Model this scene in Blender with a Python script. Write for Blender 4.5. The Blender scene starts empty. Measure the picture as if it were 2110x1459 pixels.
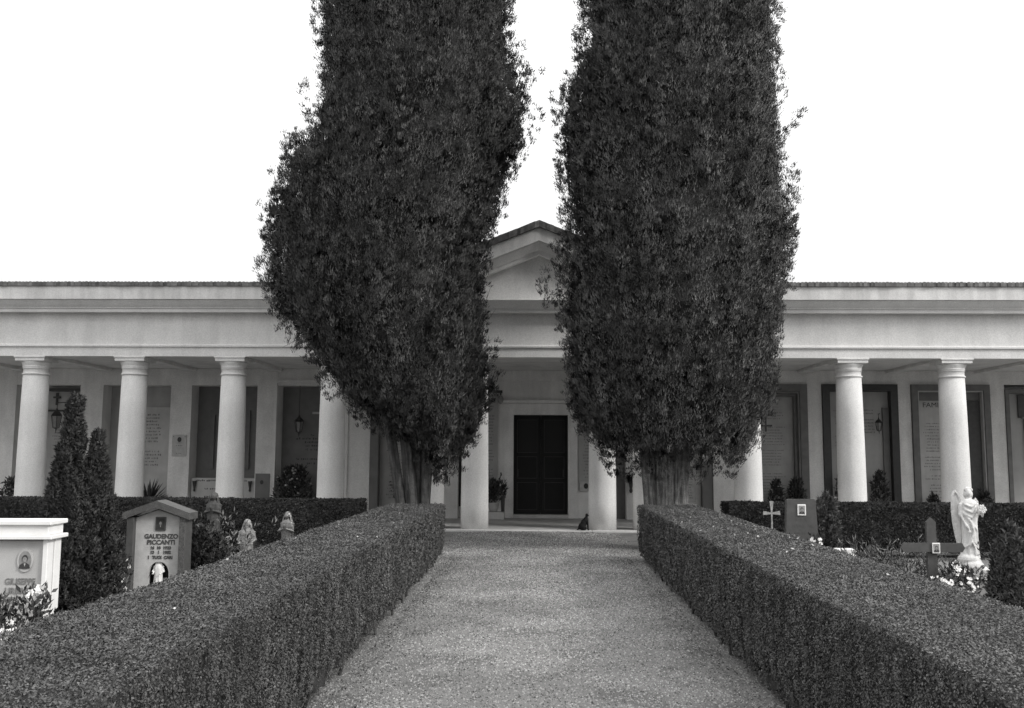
import bpy, bmesh, math, random
import numpy as np
from mathutils import Matrix, Vector

R_ = math.radians
random.seed(7)
rng = np.random.default_rng(11)
S = bpy.context.scene
C = S.collection

# ------------------------------------------------------------------ camera, world, sun, exposure
cam_d = bpy.data.cameras.new('camera')
cam_d.sensor_width = 36.0
cam_d.lens = 36.0 * 1963.7 / 2110.0
cam_d.clip_end = 3000
cam = bpy.data.objects.new('camera', cam_d)
C.objects.link(cam)
cam.matrix_world = (Matrix.Translation((0, 0, 1.6)) @ Matrix.Rotation(0.02494, 4, 'Z')
                    @ Matrix.Rotation(math.pi / 2 + 0.10884, 4, 'X') @ Matrix.Rotation(0.00544, 4, 'Z'))
S.camera = cam

SUN = Vector((0.76, -0.36, 0.54)).normalized()
SUN_STRENGTH = 1.5
SKY_STRENGTH = 0.1
EXPOSURE = 0.64
world = bpy.data.worlds.new('World')
S.world = world
world.use_nodes = True
wt = world.node_tree
for n in list(wt.nodes):
    wt.nodes.remove(n)
sky = wt.nodes.new('ShaderNodeTexSky')
sky.sky_type = 'NISHITA'
sky.sun_disc = False
sky.sun_elevation = math.asin(SUN.z)
sky.sun_rotation = math.atan2(SUN.x, SUN.y)
sky.dust_density = 4
hs = wt.nodes.new('ShaderNodeHueSaturation')
hs.inputs['Saturation'].default_value = 0
mx = wt.nodes.new('ShaderNodeMixRGB')
mx.inputs['Fac'].default_value = 0.97
mx.inputs['Color2'].default_value = (4.9, 4.9, 4.9, 1)
bg = wt.nodes.new('ShaderNodeBackground')
bg.inputs['Strength'].default_value = SKY_STRENGTH
wo = wt.nodes.new('ShaderNodeOutputWorld')
wt.links.new(sky.outputs[0], hs.inputs['Color'])
wt.links.new(hs.outputs[0], mx.inputs['Color1'])
# overcast sky: three times as bright overhead as at the horizon
tcw = wt.nodes.new('ShaderNodeTexCoord')
sxyz = wt.nodes.new('ShaderNodeSeparateXYZ')
mrw = wt.nodes.new('ShaderNodeMapRange')
mrw.inputs[3].default_value = 1.0; mrw.inputs[4].default_value = 3.0
wt.links.new(tcw.outputs['Generated'], sxyz.inputs[0])
wt.links.new(sxyz.outputs['Z'], mrw.inputs[0])
vmw = wt.nodes.new('ShaderNodeVectorMath'); vmw.operation = 'SCALE'
wt.links.new(mx.outputs[0], vmw.inputs[0]); wt.links.new(mrw.outputs[0], vmw.inputs['Scale'])
wt.links.new(vmw.outputs[0], bg.inputs['Color'])
wt.links.new(bg.outputs[0], wo.inputs[0])

sd = bpy.data.lights.new('sun', 'SUN')
sd.energy = SUN_STRENGTH
sd.angle = R_(14)
sd.color = (1.0, 0.985, 0.96)
so = bpy.data.objects.new('sun', sd)
C.objects.link(so)
so.rotation_euler = SUN.to_track_quat('Z', 'Y').to_euler()
S.view_settings.view_transform = 'Standard'
S.view_settings.look = 'None'
S.view_settings.gamma = 1
S.view_settings.exposure = EXPOSURE
S.view_settings.use_curve_mapping = False


# ------------------------------------------------------------------ materials (the whole photo is black and white)
def mat(name, v, rough=0.8, var=0.15, scale=8.0, fine=0.0, fscale=300.0, island=0.0, streak=0.0,
        bump=0.0, bscale=60.0, sscale=5.0, nattr=False, spec=0.3, wear=0.0, metal=0.0, coat=0.0):
    m = bpy.data.materials.new(name)
    m.use_nodes = True
    t = m.node_tree
    N, Lk = t.nodes, t.links
    b = N['Principled BSDF']
    b.inputs['Roughness'].default_value = rough
    b.inputs['Specular IOR Level'].default_value = spec
    b.inputs['Metallic'].default_value = metal
    b.inputs['Coat Weight'].default_value = coat
    tc = N.new('ShaderNodeTexCoord')
    cur = None

    def mul(a, bsock):
        if a is None:
            return bsock
        k = N.new('ShaderNodeMath'); k.operation = 'MULTIPLY'
        Lk.new(a, k.inputs[0]); Lk.new(bsock, k.inputs[1])
        return k.outputs[0]

    def rngmap(sock, a0, a1, b0, b1):
        k = N.new('ShaderNodeMapRange')
        k.inputs[1].default_value = a0; k.inputs[2].default_value = a1
        k.inputs[3].default_value = b0; k.inputs[4].default_value = b1
        Lk.new(sock, k.inputs[0])
        return k.outputs[0]

    def noise(sc, det=4, stretch=None):
        k = N.new('ShaderNodeTexNoise')
        k.inputs['Scale'].default_value = sc
        k.inputs['Detail'].default_value = det
        if stretch:
            mp = N.new('ShaderNodeMapping')
            mp.inputs['Scale'].default_value = stretch
            Lk.new(tc.outputs['Object'], mp.inputs[0]); Lk.new(mp.outputs[0], k.inputs['Vector'])
        else:
            Lk.new(tc.outputs['Object'], k.inputs['Vector'])
        return k.outputs['Fac']
    if var:
        cur = mul(cur, rngmap(noise(scale), 0.3, 0.7, 1 - var, 1 + var))
    if fine:
        cur = mul(cur, rngmap(noise(fscale, 2), 0.32, 0.68, 1 - fine, 1 + fine))
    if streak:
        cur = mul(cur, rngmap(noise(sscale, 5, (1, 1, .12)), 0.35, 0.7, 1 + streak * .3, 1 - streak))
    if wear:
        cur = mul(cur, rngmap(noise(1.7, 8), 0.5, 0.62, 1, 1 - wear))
    if island:
        g = N.new('ShaderNodeNewGeometry')
        cur = mul(cur, rngmap(g.outputs['Random Per Island'], 0, 1, 1 - island, 1 + island))
    vm = N.new('ShaderNodeVectorMath'); vm.operation = 'SCALE'
    vm.inputs[0].default_value = (v * 1.008, v, v * 0.985)
    if cur is None:
        vm.inputs['Scale'].default_value = 1
    else:
        Lk.new(cur, vm.inputs['Scale'])
    Lk.new(vm.outputs[0], b.inputs['Base Color'])
    if nattr:   # leaves shade with the direction their spray faces, softened by their own tilt
        at = N.new('ShaderNodeAttribute'); at.attribute_name = 'facing'
        vt = N.new('ShaderNodeVectorTransform'); vt.vector_type = 'NORMAL'; vt.convert_from = 'OBJECT'; vt.convert_to = 'WORLD'
        Lk.new(at.outputs['Vector'], vt.inputs[0])
        nz = N.new('ShaderNodeVectorMath'); nz.operation = 'NORMALIZE'
        Lk.new(vt.outputs[0], nz.inputs[0])
        Lk.new(nz.outputs[0], b.inputs['Normal'])
    if bump:
        bp = N.new('ShaderNodeBump')
        bp.inputs['Strength'].default_value = bump
        bp.inputs['Distance'].default_value = 0.01
        Lk.new(noise(bscale, 6), bp.inputs['Height'])
        Lk.new(bp.outputs[0], b.inputs['Normal'])
    return m


M = dict(
    plaster=mat('plaster', .69, .9, .05, 1.2, .10, 48, streak=.08, bump=.35, bscale=60, wear=.05),
    fascia=mat('fascia_plaster', .74, .9, .06, 1.5, .09, 48, streak=.20, bump=.2, wear=.06),
    wallin=mat('gallery_plaster', .74, .9, .08, 1.5, .08, 45, streak=.10, bump=.2, wear=.08),
    tile=mat('roof_tile', .15, .9, .3, 9, .2, 60, island=.35),
    paving=mat('paving', .36, .7, .2, 3, .1, 80),
    kerb=mat('kerb_stone', .5, .8, .15, 4, .1, 90),
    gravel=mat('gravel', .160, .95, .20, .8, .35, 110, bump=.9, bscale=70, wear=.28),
    pebble=mat('pebble', .205, .9, .26, .8, 0, island=.85),
    grav_dark=mat('grave_soil', .07, .95, .3, 5, .3, 70, bump=.8),
    marble=mat('white_marble', .80, .45, .06, 6, .04, 150, streak=.05),
    marble_grey=mat('grey_marble', .46, .45, .12, 9, .12, 160),
    marble_front=mat('sandblasted_marble', .44, .7, .10, 5, .10, 150),
    slab=mat('pale_slab', .38, .6, .1, 3, .05, 90, streak=.1),
    slab2=mat('light_slab', .48, .6, .1, 3, .05, 90, streak=.1),
    slabd=mat('grey_slab', .17, .6, .12, 4, .06, 90),
    granite=mat('speckled_granite', .09, .28, .2, 25, .6, 120, spec=.6),
    granite_d=mat('dark_granite', .075, .45, .15, 12, .3, 200),
    black=mat('black_stone', .022, .4, .3, 12, spec=.5),
    frame=mat('grey_frame', .15, .6, .15, 6, .1, 100),
    letter=mat('carved_letter', .07, .6, 0),
    letter_l=mat('faint_letter', .20, .8, 0),
    bronze=mat('bronze', .07, .4, .3, 30, metal=.7, spec=.5),
    metal_d=mat('dull_metal', .16, .4, .3, 40, metal=.6),
    steel=mat('polished_steel', .36, .5, .3, 40, metal=.7),
    photo=mat('portrait_ground', .05, .25, .2, 30),
    photo_g=mat('portrait_grey_ground', .26, .35, .2, 30),
    photo_f=mat('portrait_face', .24, .4, .3, 60),
    photo_l=mat('portrait_pale', .42, .4, .2, 30),
    glass=mat('lantern_glass', .25, .15, .2, 20),
    door=mat('door_wood', .006, .6, .3, 5, streak=.2),
    doorglass=mat('door_glass', .010, .5, 0, spec=.3),
    statue=mat('statue_marble', .60, .6, .12, 22, .10, 120, bump=.3, streak=.15, sscale=14),
    statue_g=mat('weathered_statue', .20, .7, .5, 25, .15, 120, bump=.4),
    statue_d=mat('dark_statue', .05, .6, .3, 25, .15, 120, bump=.4),
    wood=mat('painted_wood', .075, .6, .2, 12, streak=.2),
    bark=mat('cypress_bark', .065, .95, .25, 12, .25, 60, streak=.65, bump=1.0, bscale=30, sscale=22),
    bark2=mat('pale_cypress_bark', .16, .95, .25, 12, .25, 60, streak=.75, bump=1.0, bscale=30, sscale=22),
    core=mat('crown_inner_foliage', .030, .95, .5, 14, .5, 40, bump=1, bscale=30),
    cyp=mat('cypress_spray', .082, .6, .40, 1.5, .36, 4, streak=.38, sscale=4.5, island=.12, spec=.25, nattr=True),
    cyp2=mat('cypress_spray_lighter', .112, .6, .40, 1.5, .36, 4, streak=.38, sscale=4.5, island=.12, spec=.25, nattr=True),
    hedge=mat('hedge_leaf', .096, .45, .30, 1.6, .30, 9, island=.36, spec=.4, nattr=True),
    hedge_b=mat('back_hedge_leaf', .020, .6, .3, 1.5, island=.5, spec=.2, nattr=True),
    hedgec=mat('hedge_inside', .035, .95, .4, 9, .6, 90, bump=1, bscale=80),
    shrub=mat('shrub_leaf', .062, .6, .35, 5, island=.22, nattr=True),
    shrub_m=mat('mid_shrub_leaf', .13, .6, .35, 5, island=.22, nattr=True),
    shrub_l=mat('pale_shrub_leaf', .15, .6, .3, 6, island=.5, nattr=True),
    plant=mat('pot_plant_leaf', .05, .4, .3, 6, island=.5),
    petal=mat('white_petal', .80, .6, .1, 9, island=.15),
    petal_g=mat('grey_petal', .35, .6, .1, 9, island=.4),
    twig=mat('dead_twig', .07, .9, .2, 20),
    clay=mat('pale_pot', .42, .8, .15, 12),
    fur=mat('black_fur', .005, .8, .2, 30),
)


# ------------------------------------------------------------------ mesh helpers
def each(name, boxes, m, parent, bevel=None):
    """one object for every box of the list"""
    for q in boxes:
        mb = MB()
        if bevel: mb.bbox(*q, bevel)
        else: mb.box(*q)
        mb.build(name, m, parent)


def u_poly(a, c, zt, w, zb=0):
    return [(a, zb), (a, zt), (c, zt), (c, zb), (c - w, zb), (c - w, zt - w), (a + w, zt - w), (a + w, zb)]


def plus_poly(xc, z0, z1, w, xl, xr, za, zc):
    return [(xc - w, z0), (xc + w, z0), (xc + w, za), (xr, za), (xr, zc), (xc + w, zc), (xc + w, z1), (xc - w, z1), (xc - w, zc), (xl, zc), (xl, za), (xc - w, za)]


def tag(o, label=None, cat=None, group=None, kind=None):
    if label: o['label'] = label
    if cat: o['category'] = cat
    if group: o['group'] = group
    if kind: o['kind'] = kind
    return o


def empty(name, loc, label, cat, group=None, rz=0):
    o = bpy.data.objects.new(name, None)
    o.empty_display_size = .2
    C.objects.link(o)
    o.location = loc
    o.rotation_euler = (0, 0, rz)
    return tag(o, label, cat, group)


def link(name, me, m, parent=None, loc=(0, 0, 0), rz=0):
    o = bpy.data.objects.new(name, me)
    if m is not None:
        me.materials.clear(); me.materials.append(m)
    C.objects.link(o)
    o.location = loc
    o.rotation_euler = (0, 0, rz)
    if parent: o.parent = parent
    return o


class MB:
    def __init__(s):
        s.v, s.f = [], []

    def add(s, vs, fs):
        k = len(s.v)
        s.v += [tuple(v) for v in vs]
        s.f += [tuple(i + k for i in f) for f in fs]
        return s

    def box(s, x0, x1, y0, y1, z0, z1):
        return s.add([(x0, y0, z0), (x1, y0, z0), (x1, y1, z0), (x0, y1, z0), (x0, y0, z1), (x1, y0, z1), (x1, y1, z1), (x0, y1, z1)],
                     [(0, 3, 2, 1), (4, 5, 6, 7), (0, 1, 5, 4), (1, 2, 6, 5), (2, 3, 7, 6), (3, 0, 4, 7)])

    def bbox(s, x0, x1, y0, y1, z0, z1, b=.006):
        """box with bevelled front/top edges"""
        bm = bmesh.new()
        bmesh.ops.create_cube(bm, size=1)
        for v in bm.verts:
            v.co = Vector((x0 + (v.co.x + .5) * (x1 - x0), y0 + (v.co.y + .5) * (y1 - y0), z0 + (v.co.z + .5) * (z1 - z0)))
        bmesh.ops.bevel(bm, geom=bm.edges[:], offset=b, segments=1, affect='EDGES')
        bm.verts.index_update()
        s.add([v.co[:] for v in bm.verts], [[v.index for v in f.verts] for f in bm.faces])
        bm.free()
        return s

    def lathe(s, prof, cx=0, cy=0, n=24, sx=1, sy=1, cap=True):
        vs = [(cx + r * sx * math.cos(2 * math.pi * i / n), cy + r * sy * math.sin(2 * math.pi * i / n), z) for r, z in prof for i in range(n)]
        fs = [(k * n + i, k * n + (i + 1) % n, (k + 1) * n + (i + 1) % n, (k + 1) * n + i) for k in range(len(prof) - 1) for i in range(n)]
        if cap:
            fs.append(tuple(range(n - 1, -1, -1)))
            fs.append(tuple((len(prof) - 1) * n + i for i in range(n)))
        return s.add(vs, fs)

    def tube(s, pts, rad, n=6):
        pts = [Vector(p) for p in pts]
        if not hasattr(rad, '__len__'): rad = [rad] * len(pts)
        vs = []
        for i, p in enumerate(pts):
            d = (pts[min(i + 1, len(pts) - 1)] - pts[max(i - 1, 0)]).normalized()
            a = d.orthogonal().normalized() if abs(d.z) < .9 else d.cross(Vector((0, 1, 0))).normalized()
            b = d.cross(a)
            for k in range(n):
                t = 2 * math.pi * k / n
                vs.append(p + (a * math.cos(t) + b * math.sin(t)) * rad[i])
        fs = [(i * n + k, i * n + (k + 1) % n, (i + 1) * n + (k + 1) % n, (i + 1) * n + k) for i in range(len(pts) - 1) for k in range(n)]
        fs += [tuple(range(n - 1, -1, -1)), tuple((len(pts) - 1) * n + k for k in range(n))]
        return s.add(vs, fs)

    def ell(s, c, r, nu=12, nv=8):
        vs = [(c[0], c[1], c[2] - r[2])]
        for j in range(1, nv):
            a = -math.pi / 2 + math.pi * j / nv
            for i in range(nu):
                t = 2 * math.pi * i / nu
                vs.append((c[0] + r[0] * math.cos(a) * math.cos(t), c[1] + r[1] * math.cos(a) * math.sin(t), c[2] + r[2] * math.sin(a)))
        vs.append((c[0], c[1], c[2] + r[2]))
        fs = [(0, 1 + (i + 1) % nu, 1 + i) for i in range(nu)]
        for j in range(nv - 2):
            for i in range(nu):
                a = 1 + j * nu
                fs.append((a + i, a + (i + 1) % nu, a + nu + (i + 1) % nu, a + nu + i))
        a = 1 + (nv - 2) * nu
        fs += [(a + i, a + (i + 1) % nu, len(vs) - 1) for i in range(nu)]
        return s.add(vs, fs)

    def prism(s, poly, axis, a, b):
        """poly: list of 2D points; extruded along axis 'x' (poly = y,z) or 'y' (poly = x,z)"""
        n = len(poly)
        if axis == 'x':
            vs = [(a, p, q) for p, q in poly] + [(b, p, q) for p, q in poly]
        else:
            vs = [(p, a, q) for p, q in poly] + [(p, b, q) for p, q in poly]
        fs = [(i, (i + 1) % n, n + (i + 1) % n, n + i) for i in range(n)] + [tuple(range(n))[::-1], tuple(range(n, 2 * n))]
        return s.add(vs, fs)

    def rect(s, x0, x1, z0, z1, y):
        return s.add([(x0, y, z0), (x1, y, z0), (x1, y, z1), (x0, y, z1)], [(0, 1, 2, 3)])

    def mesh(s, name, smooth=False):
        me = bpy.data.meshes.new(name)
        me.from_pydata(s.v, [], s.f)
        bm = bmesh.new(); bm.from_mesh(me)
        bmesh.ops.recalc_face_normals(bm, faces=bm.faces)
        bm.to_mesh(me); bm.free()
        if smooth: me.polygons.foreach_set('use_smooth', [True] * len(me.polygons))
        return me

    def build(s, name, m, parent=None, loc=(0, 0, 0), rz=0, smooth=False):
        return link(name, s.mesh(name, smooth), m, parent, loc, rz)


def tri_mesh(name, V):
    n = len(V)
    me = bpy.data.meshes.new(name)
    me.vertices.add(n * 3)
    me.vertices.foreach_set('co', np.ascontiguousarray(V, dtype=np.float32).reshape(-1))
    me.loops.add(n * 3)
    me.loops.foreach_set('vertex_index', np.arange(n * 3, dtype=np.int32))
    me.polygons.add(n)
    me.polygons.foreach_set('loop_start', np.arange(0, n * 3, 3, dtype=np.int32))
    me.update(calc_edges=True)
    return me


def quad_mesh(name, V):
    """V: (n,4,3) loose quads"""
    n = len(V)
    me = bpy.data.meshes.new(name)
    me.vertices.add(n * 4)
    me.vertices.foreach_set('co', np.ascontiguousarray(V, dtype=np.float32).reshape(-1))
    me.loops.add(n * 4)
    me.loops.foreach_set('vertex_index', np.arange(n * 4, dtype=np.int32))
    me.polygons.add(n)
    me.polygons.foreach_set('loop_start', np.arange(0, n * 4, 4, dtype=np.int32))
    me.update(calc_edges=True)
    return me


def facing(me, Nv, k):
    at = me.attributes.new('facing', 'FLOAT_VECTOR', 'POINT')
    at.data.foreach_set('vector', np.repeat(np.asarray(Nv, dtype=np.float32), k, axis=0).reshape(-1))
    return me


def unit(a):
    return a / np.maximum(np.linalg.norm(a, axis=1, keepdims=True), 1e-9)


def blades(P, D, length, width, spread=.5, curl=0):
    """diamond leaves starting at P and running along D with a random roll"""
    n = len(P)
    D = unit(D + rng.normal(0, spread, (n, 3)))
    A = unit(np.cross(D, rng.normal(0, 1, (n, 3))))
    Ln = (length * rng.uniform(.6, 1.35, n))[:, None]
    Wd = (width * rng.uniform(.7, 1.3, n))[:, None]
    mid = P + D * Ln * .45
    return np.stack([P, mid + A * Wd * .5, P + D * Ln, mid - A * Wd * .5], axis=1)


def tri_blades(P, D, length, width, spread=.5):
    n = len(P)
    D = unit(D + rng.normal(0, spread, (n, 3)))
    A = unit(np.cross(D, rng.normal(0, 1, (n, 3))))
    Ln = (length * rng.uniform(.6, 1.35, n))[:, None]
    Wd = (width * rng.uniform(.7, 1.3, n))[:, None]
    return np.stack([P - A * Wd * .5, P + A * Wd * .5, P + D * Ln], axis=1)


def leaves(P, Nn, length, width, tilt=.6):
    """leaf quads lying about the surface with normals Nn"""
    n = len(P)
    Nn = unit(Nn + rng.normal(0, tilt, (n, 3)))
    T = unit(np.cross(Nn, rng.normal(0, 1, (n, 3))))
    B = np.cross(Nn, T)
    if not hasattr(length, '__len__'):
        length = np.full(n, length); width = np.full(n, width)
    Ln = (length * rng.uniform(.6, 1.3, n))[:, None] * .5
    Wd = (width * rng.uniform(.7, 1.3, n))[:, None] * .5
    return np.stack([P - T * Ln, P + B * Wd, P + T * Ln, P - B * Wd], axis=1)


def fuse(mb, name, m, parent, voxel, loc=(0, 0, 0), rz=0, smooth_it=2):
    me = mb.mesh(name)
    o = bpy.data.objects.new('temp', me)
    C.objects.link(o)
    r = o.modifiers.new('r', 'REMESH'); r.mode = 'VOXEL'; r.voxel_size = voxel
    if smooth_it:
        sm = o.modifiers.new('s', 'SMOOTH'); sm.iterations = smooth_it; sm.factor = .5
    dg = bpy.context.evaluated_depsgraph_get()
    me2 = bpy.data.meshes.new_from_object(o.evaluated_get(dg))
    bpy.data.objects.remove(o)
    me2.polygons.foreach_set('use_smooth', [True] * len(me2.polygons))
    return link(name, me2, m, parent, loc, rz)


def text(name, body, cap_h, x, y, z, m, parent, bold=.0, width=None, extrude=.002):
    cu = bpy.data.curves.new(name, 'FONT')
    cu.body = body
    cu.size = cap_h / .70
    cu.extrude = extrude
    cu.offset = bold
    cu.align_x = 'CENTER'
    cu.resolution_u = 3
    o = bpy.data.objects.new('temp', cu)
    C.objects.link(o)
    dg = bpy.context.evaluated_depsgraph_get()
    me = bpy.data.meshes.new_from_object(o.evaluated_get(dg))
    bpy.data.objects.remove(o)
    if width:
        xs = [v.co.x for v in me.vertices]
        k = width / (max(xs) - min(xs))
        for v in me.vertices: v.co.x *= k
    me.transform(Matrix.Rotation(math.pi / 2, 4, 'X'))
    o = link(name, me, m, parent, (x, y, z))
    o['kind'] = 'stuff'
    return o


def script_lines(mb, x0, x1, z0, z1, y, pitch, h, fill=.8, align='c', rnd=random.Random(3)):
    """weathered, unreadable carved lines: rows of short chisel marks"""
    z = z1
    while z > z0:
        L = (x1 - x0) * rnd.uniform(.55, 1) * fill
        a = (x0 + x1) / 2 - L / 2 if align == 'c' else x0
        x = a
        if rnd.random() < .12:
            z -= pitch; continue
        while x < a + L:
            w = h * rnd.uniform(.25, .8)
            mb.rect(x, x + w, z + h * rnd.uniform(-.1, .15), z + h * rnd.uniform(.6, 1), y)
            x += w + h * rnd.choice((.25, .35, .4, 1.0))
        z -= pitch


def wob(a, b, s=1.0):
    return (np.sin(a * 2.1 * s + b * 1.3) + np.sin(a * 4.7 * s - b * 3.1 + 1.7) * .6 + np.sin(a * 9.3 * s + b * 7.7 + .4) * .4 + np.sin(b * 5.3 * s - a * 2.2 + 2.6) * .6) / 2.6


# ------------------------------------------------------------------ ground
g = MB()
g.add([(-900, -300, -.05), (900, -300, -.05), (900, 1500, -.05), (-900, 1500, -.05)], [(0, 1, 2, 3)])
tag(g.build('ground', M['grav_dark']), kind='structure')
# the gravel path and forecourt: a gently uneven sheet
nx, ny = 90, 240
xs = np.linspace(-13, 13, nx); ys = np.linspace(-1, 21.6, ny)
Xg, Yg = np.meshgrid(xs, ys, indexing='ij')
crown = .018 * np.exp(-(Xg / 1.0) ** 2)
Zg = -.035 + crown + .006 * wob(Xg, Yg, .6)
gv = np.stack([Xg, Yg, Zg], -1).reshape(-1, 3)
idx = np.arange(nx * ny).reshape(nx, ny)
gf = np.stack([idx[:-1, :-1], idx[1:, :-1], idx[1:, 1:], idx[:-1, 1:]], -1).reshape(-1, 4)
me = bpy.data.meshes.new('path'); me.from_pydata(gv.tolist(), [], gf.tolist())
me.polygons.foreach_set('use_smooth', [True] * len(me.polygons))
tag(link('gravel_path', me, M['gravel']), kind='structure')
# loose pebbles
n = 90000
py_ = 4.6 + (17.0) * rng.random(n) ** 1.7
px_ = rng.uniform(-1.7, 1.8, n) + rng.normal(0, .05, n)
pz_ = -.035 + .018 * np.exp(-(px_ / 1.0) ** 2) + .006 * wob(px_, py_, .6)
sz = rng.uniform(.004, .0085, n) * (1 + .05 * py_)
th = rng.uniform(0, 6.28, n)
cs = []
for k in range(3):
    r = sz * rng.uniform(.8, 1.3, n)
    cs.append(np.stack([px_ + r * np.cos(th + k * 2.1), py_ + r * np.sin(th + k * 2.1), pz_ - .001], -1))
ap = np.stack([px_ + rng.normal(0, .3, n) * sz, py_ + rng.normal(0, .3, n) * sz, pz_ + sz * rng.uniform(.5, 1.0, n)], -1)
V = np.stack(cs + [ap], 1)
me = bpy.data.meshes.new('pebbles')
me.vertices.add(n * 4); me.vertices.foreach_set('co', V.astype(np.float32).reshape(-1))
base = (np.arange(n) * 4)[:, None, None]
F = (np.array([[0, 1, 3], [1, 2, 3], [2, 0, 3]])[None] + base).reshape(-1)
me.loops.add(len(F)); me.loops.foreach_set('vertex_index', F.astype(np.int32))
me.polygons.add(n * 3); me.polygons.foreach_set('loop_start', np.arange(0, n * 9, 3, dtype=np.int32))
me.update(calc_edges=True)
tag(link('gravel', me, M['pebble']), 'loose pale gravel chips scattered over the path between the hedges', 'gravel', kind='stuff')

# ------------------------------------------------------------------ the arcade
X0 = .073
FY = 21.72                      # plane of the architrave
HALF = 18.0
bld = empty('cemetery_arcade', (X0, FY, 0), 'long white arcade with round columns and a gabled centre behind the two cypresses', 'building')
W2B = -Vector((X0, FY, 0))


def part(mb, name, m, parent=bld, smooth=False):
    o = mb.build(name, m, parent, smooth=smooth)
    if parent is bld: o.location = W2B
    return o


AX = .0
b = MB(); b.box(X0 - HALF, X0 + HALF, FY, FY + .62, 3.90, 4.12); part(b, 'architrave', M['plaster'])
b = MB(); b.prism([(FY - .045, 4.12), (FY - .045, 4.155), (FY - .02, 4.18), (FY + .6, 4.18), (FY + .6, 4.12)], 'x', X0 - HALF, X0 + HALF); part(b, 'fillet', M['plaster'])
b = MB(); b.box(X0 - HALF, X0 + HALF, FY + .02, FY + .6, 4.18, 4.95); part(b, 'frieze', M['plaster'])
cor = [(FY + .3, 4.92), (FY - .20, 4.905), (FY - .20, 4.985), (FY - .235, 4.99), (FY - .235, 5.005), (FY - .30, 5.06), (FY - .37, 5.135), (FY - .39, 5.165), (FY + .3, 5.165)]
b = MB(); b.prism(cor, 'x', X0 - HALF, X0 + HALF); part(b, 'cornice', M['plaster'])
for sx in (-1, 1):
    b = MB()
    xa, xb = sorted((X0 + sx * 3.62, X0 + sx * HALF))
    b.prism([(FY - .43, 5.17), (FY - .45, 5.46), (FY + .3, 5.46), (FY + .3, 5.17)], 'x', xa, xb); part(b, 'eaves_band', M['fascia'])
# raking members of the gable (apex over the door)
SL = .40
AP = 6.99
XR = 3.60


def rake(prof, x_in, x_out, mb, side):
    """prof: (y, z at apex); run from the apex down both slopes"""
    n_ = len(prof)
    for sx in (side,):
        vs = [(X0 + sx * x_in, p, q - SL * x_in) for p, q in prof] + [(X0 + sx * x_out, p, q - SL * x_out) for p, q in prof]
        fs = [(i, (i + 1) % n_, n_ + (i + 1) % n_, n_ + i) for i in range(n_)] + [tuple(range(n_))[::-1], tuple(range(n_, 2 * n_))]
        mb.add(vs, fs)
    return mb


for sx in (-1, 1):
    b = rake([(FY - .435, 6.53), (FY - .455, 6.83), (FY + .3, 6.83), (FY + .3, 6.53)], 0, XR, MB(), sx); part(b, 'raking_band', M['fascia'])
for sx in (-1, 1):
    b = rake([(FY + .3, 6.26), (FY - .20, 6.25), (FY - .20, 6.335), (FY - .235, 6.34), (FY - .235, 6.355), (FY - .37, 6.495), (FY - .39, 6.528), (FY + .3, 6.528)], 0, 3.35, MB(), sx); part(b, 'raking_cornice', M['plaster'])
b = MB(); b.prism([(X0 - 3.1, 5.17), (X0 + 3.1, 5.17), (X0, 6.42)], 'y', FY - .02, FY + .3); part(b, 'tympanum', M['plaster'])

# roof: wings almost flat behind the tile edge, gable roof over the centre
for sx in (-1, 1):
    rf = MB()
    xa, xb = sorted((X0 + sx * 3.6, X0 + sx * HALF))
    rf.prism([(FY - .40, 5.465), (FY - .40, 5.50), (FY + 2.3, 5.85), (FY + 4.7, 5.5), (FY + 4.7, 5.465)], 'x', xa, xb)
    part(rf, 'roof', M['tile'])
rf = MB()
rf.add([(X0, FY - .42, AP - .11), (X0 - XR, FY - .42, AP - .11 - SL * XR), (X0 - XR, FY + 12, AP - .11 - SL * XR), (X0, FY + 12, AP - .11), (X0 + XR, FY + 12, AP - .11 - SL * XR), (X0 + XR, FY - .42, AP - .11 - SL * XR),
        (X0, FY - .42, AP - .16), (X0 - XR, FY - .42, AP - .16 - SL * XR), (X0 + XR, FY - .42, AP - .16 - SL * XR)],
       [(0, 1, 2, 3), (0, 3, 4, 5), (0, 6, 7, 1), (0, 5, 8, 6)])
part(rf, 'roof', M['tile'])
tl = MB()
rr = random.Random(5)
x = X0 - HALF
while x < X0 + HALF:
    w = .082
    if abs(x + w / 2 - X0) > XR:
        hgt = 5.565 + rr.uniform(-.004, .004); yy = FY - .49 + rr.uniform(-.02, .015)
        tl.prism([(x + .001, 5.462), (x + w - .001, 5.462), (x + w - .001, hgt - .012), (x + w * .7, hgt), (x + w * .3, hgt), (x + .001, hgt - .012)], 'y', yy, FY - .1)
    x += w
for sx in (-1, 1):
    d = .0
    while d < XR:
        w = .085; zt = AP - SL * (d + w / 2) + rr.uniform(-.005, .005); yy = FY - .51 + rr.uniform(-.02, .015)
        zb = AP - .155 - SL * (d + w / 2)
        a0, a1 = X0 + sx * (d + .0005), X0 + sx * (d + w - .0005)
        k = SL * w / 2
        tl.add([(a0, yy, zb + k), (a1, yy, zb - k), (a1, yy, zt - k), (a0, yy, zt + k), (a0, FY, zb + k), (a1, FY, zb - k), (a1, FY, zt - k), (a0, FY, zt + k)],
               [(0, 1, 2, 3), (4, 7, 6, 5), (0, 4, 5, 1), (1, 5, 6, 2), (2, 6, 7, 3), (3, 7, 4, 0)])
        d += w
o = part(tl, 'roof_tiles', M['tile']); o['kind'] = 'stuff'

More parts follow.
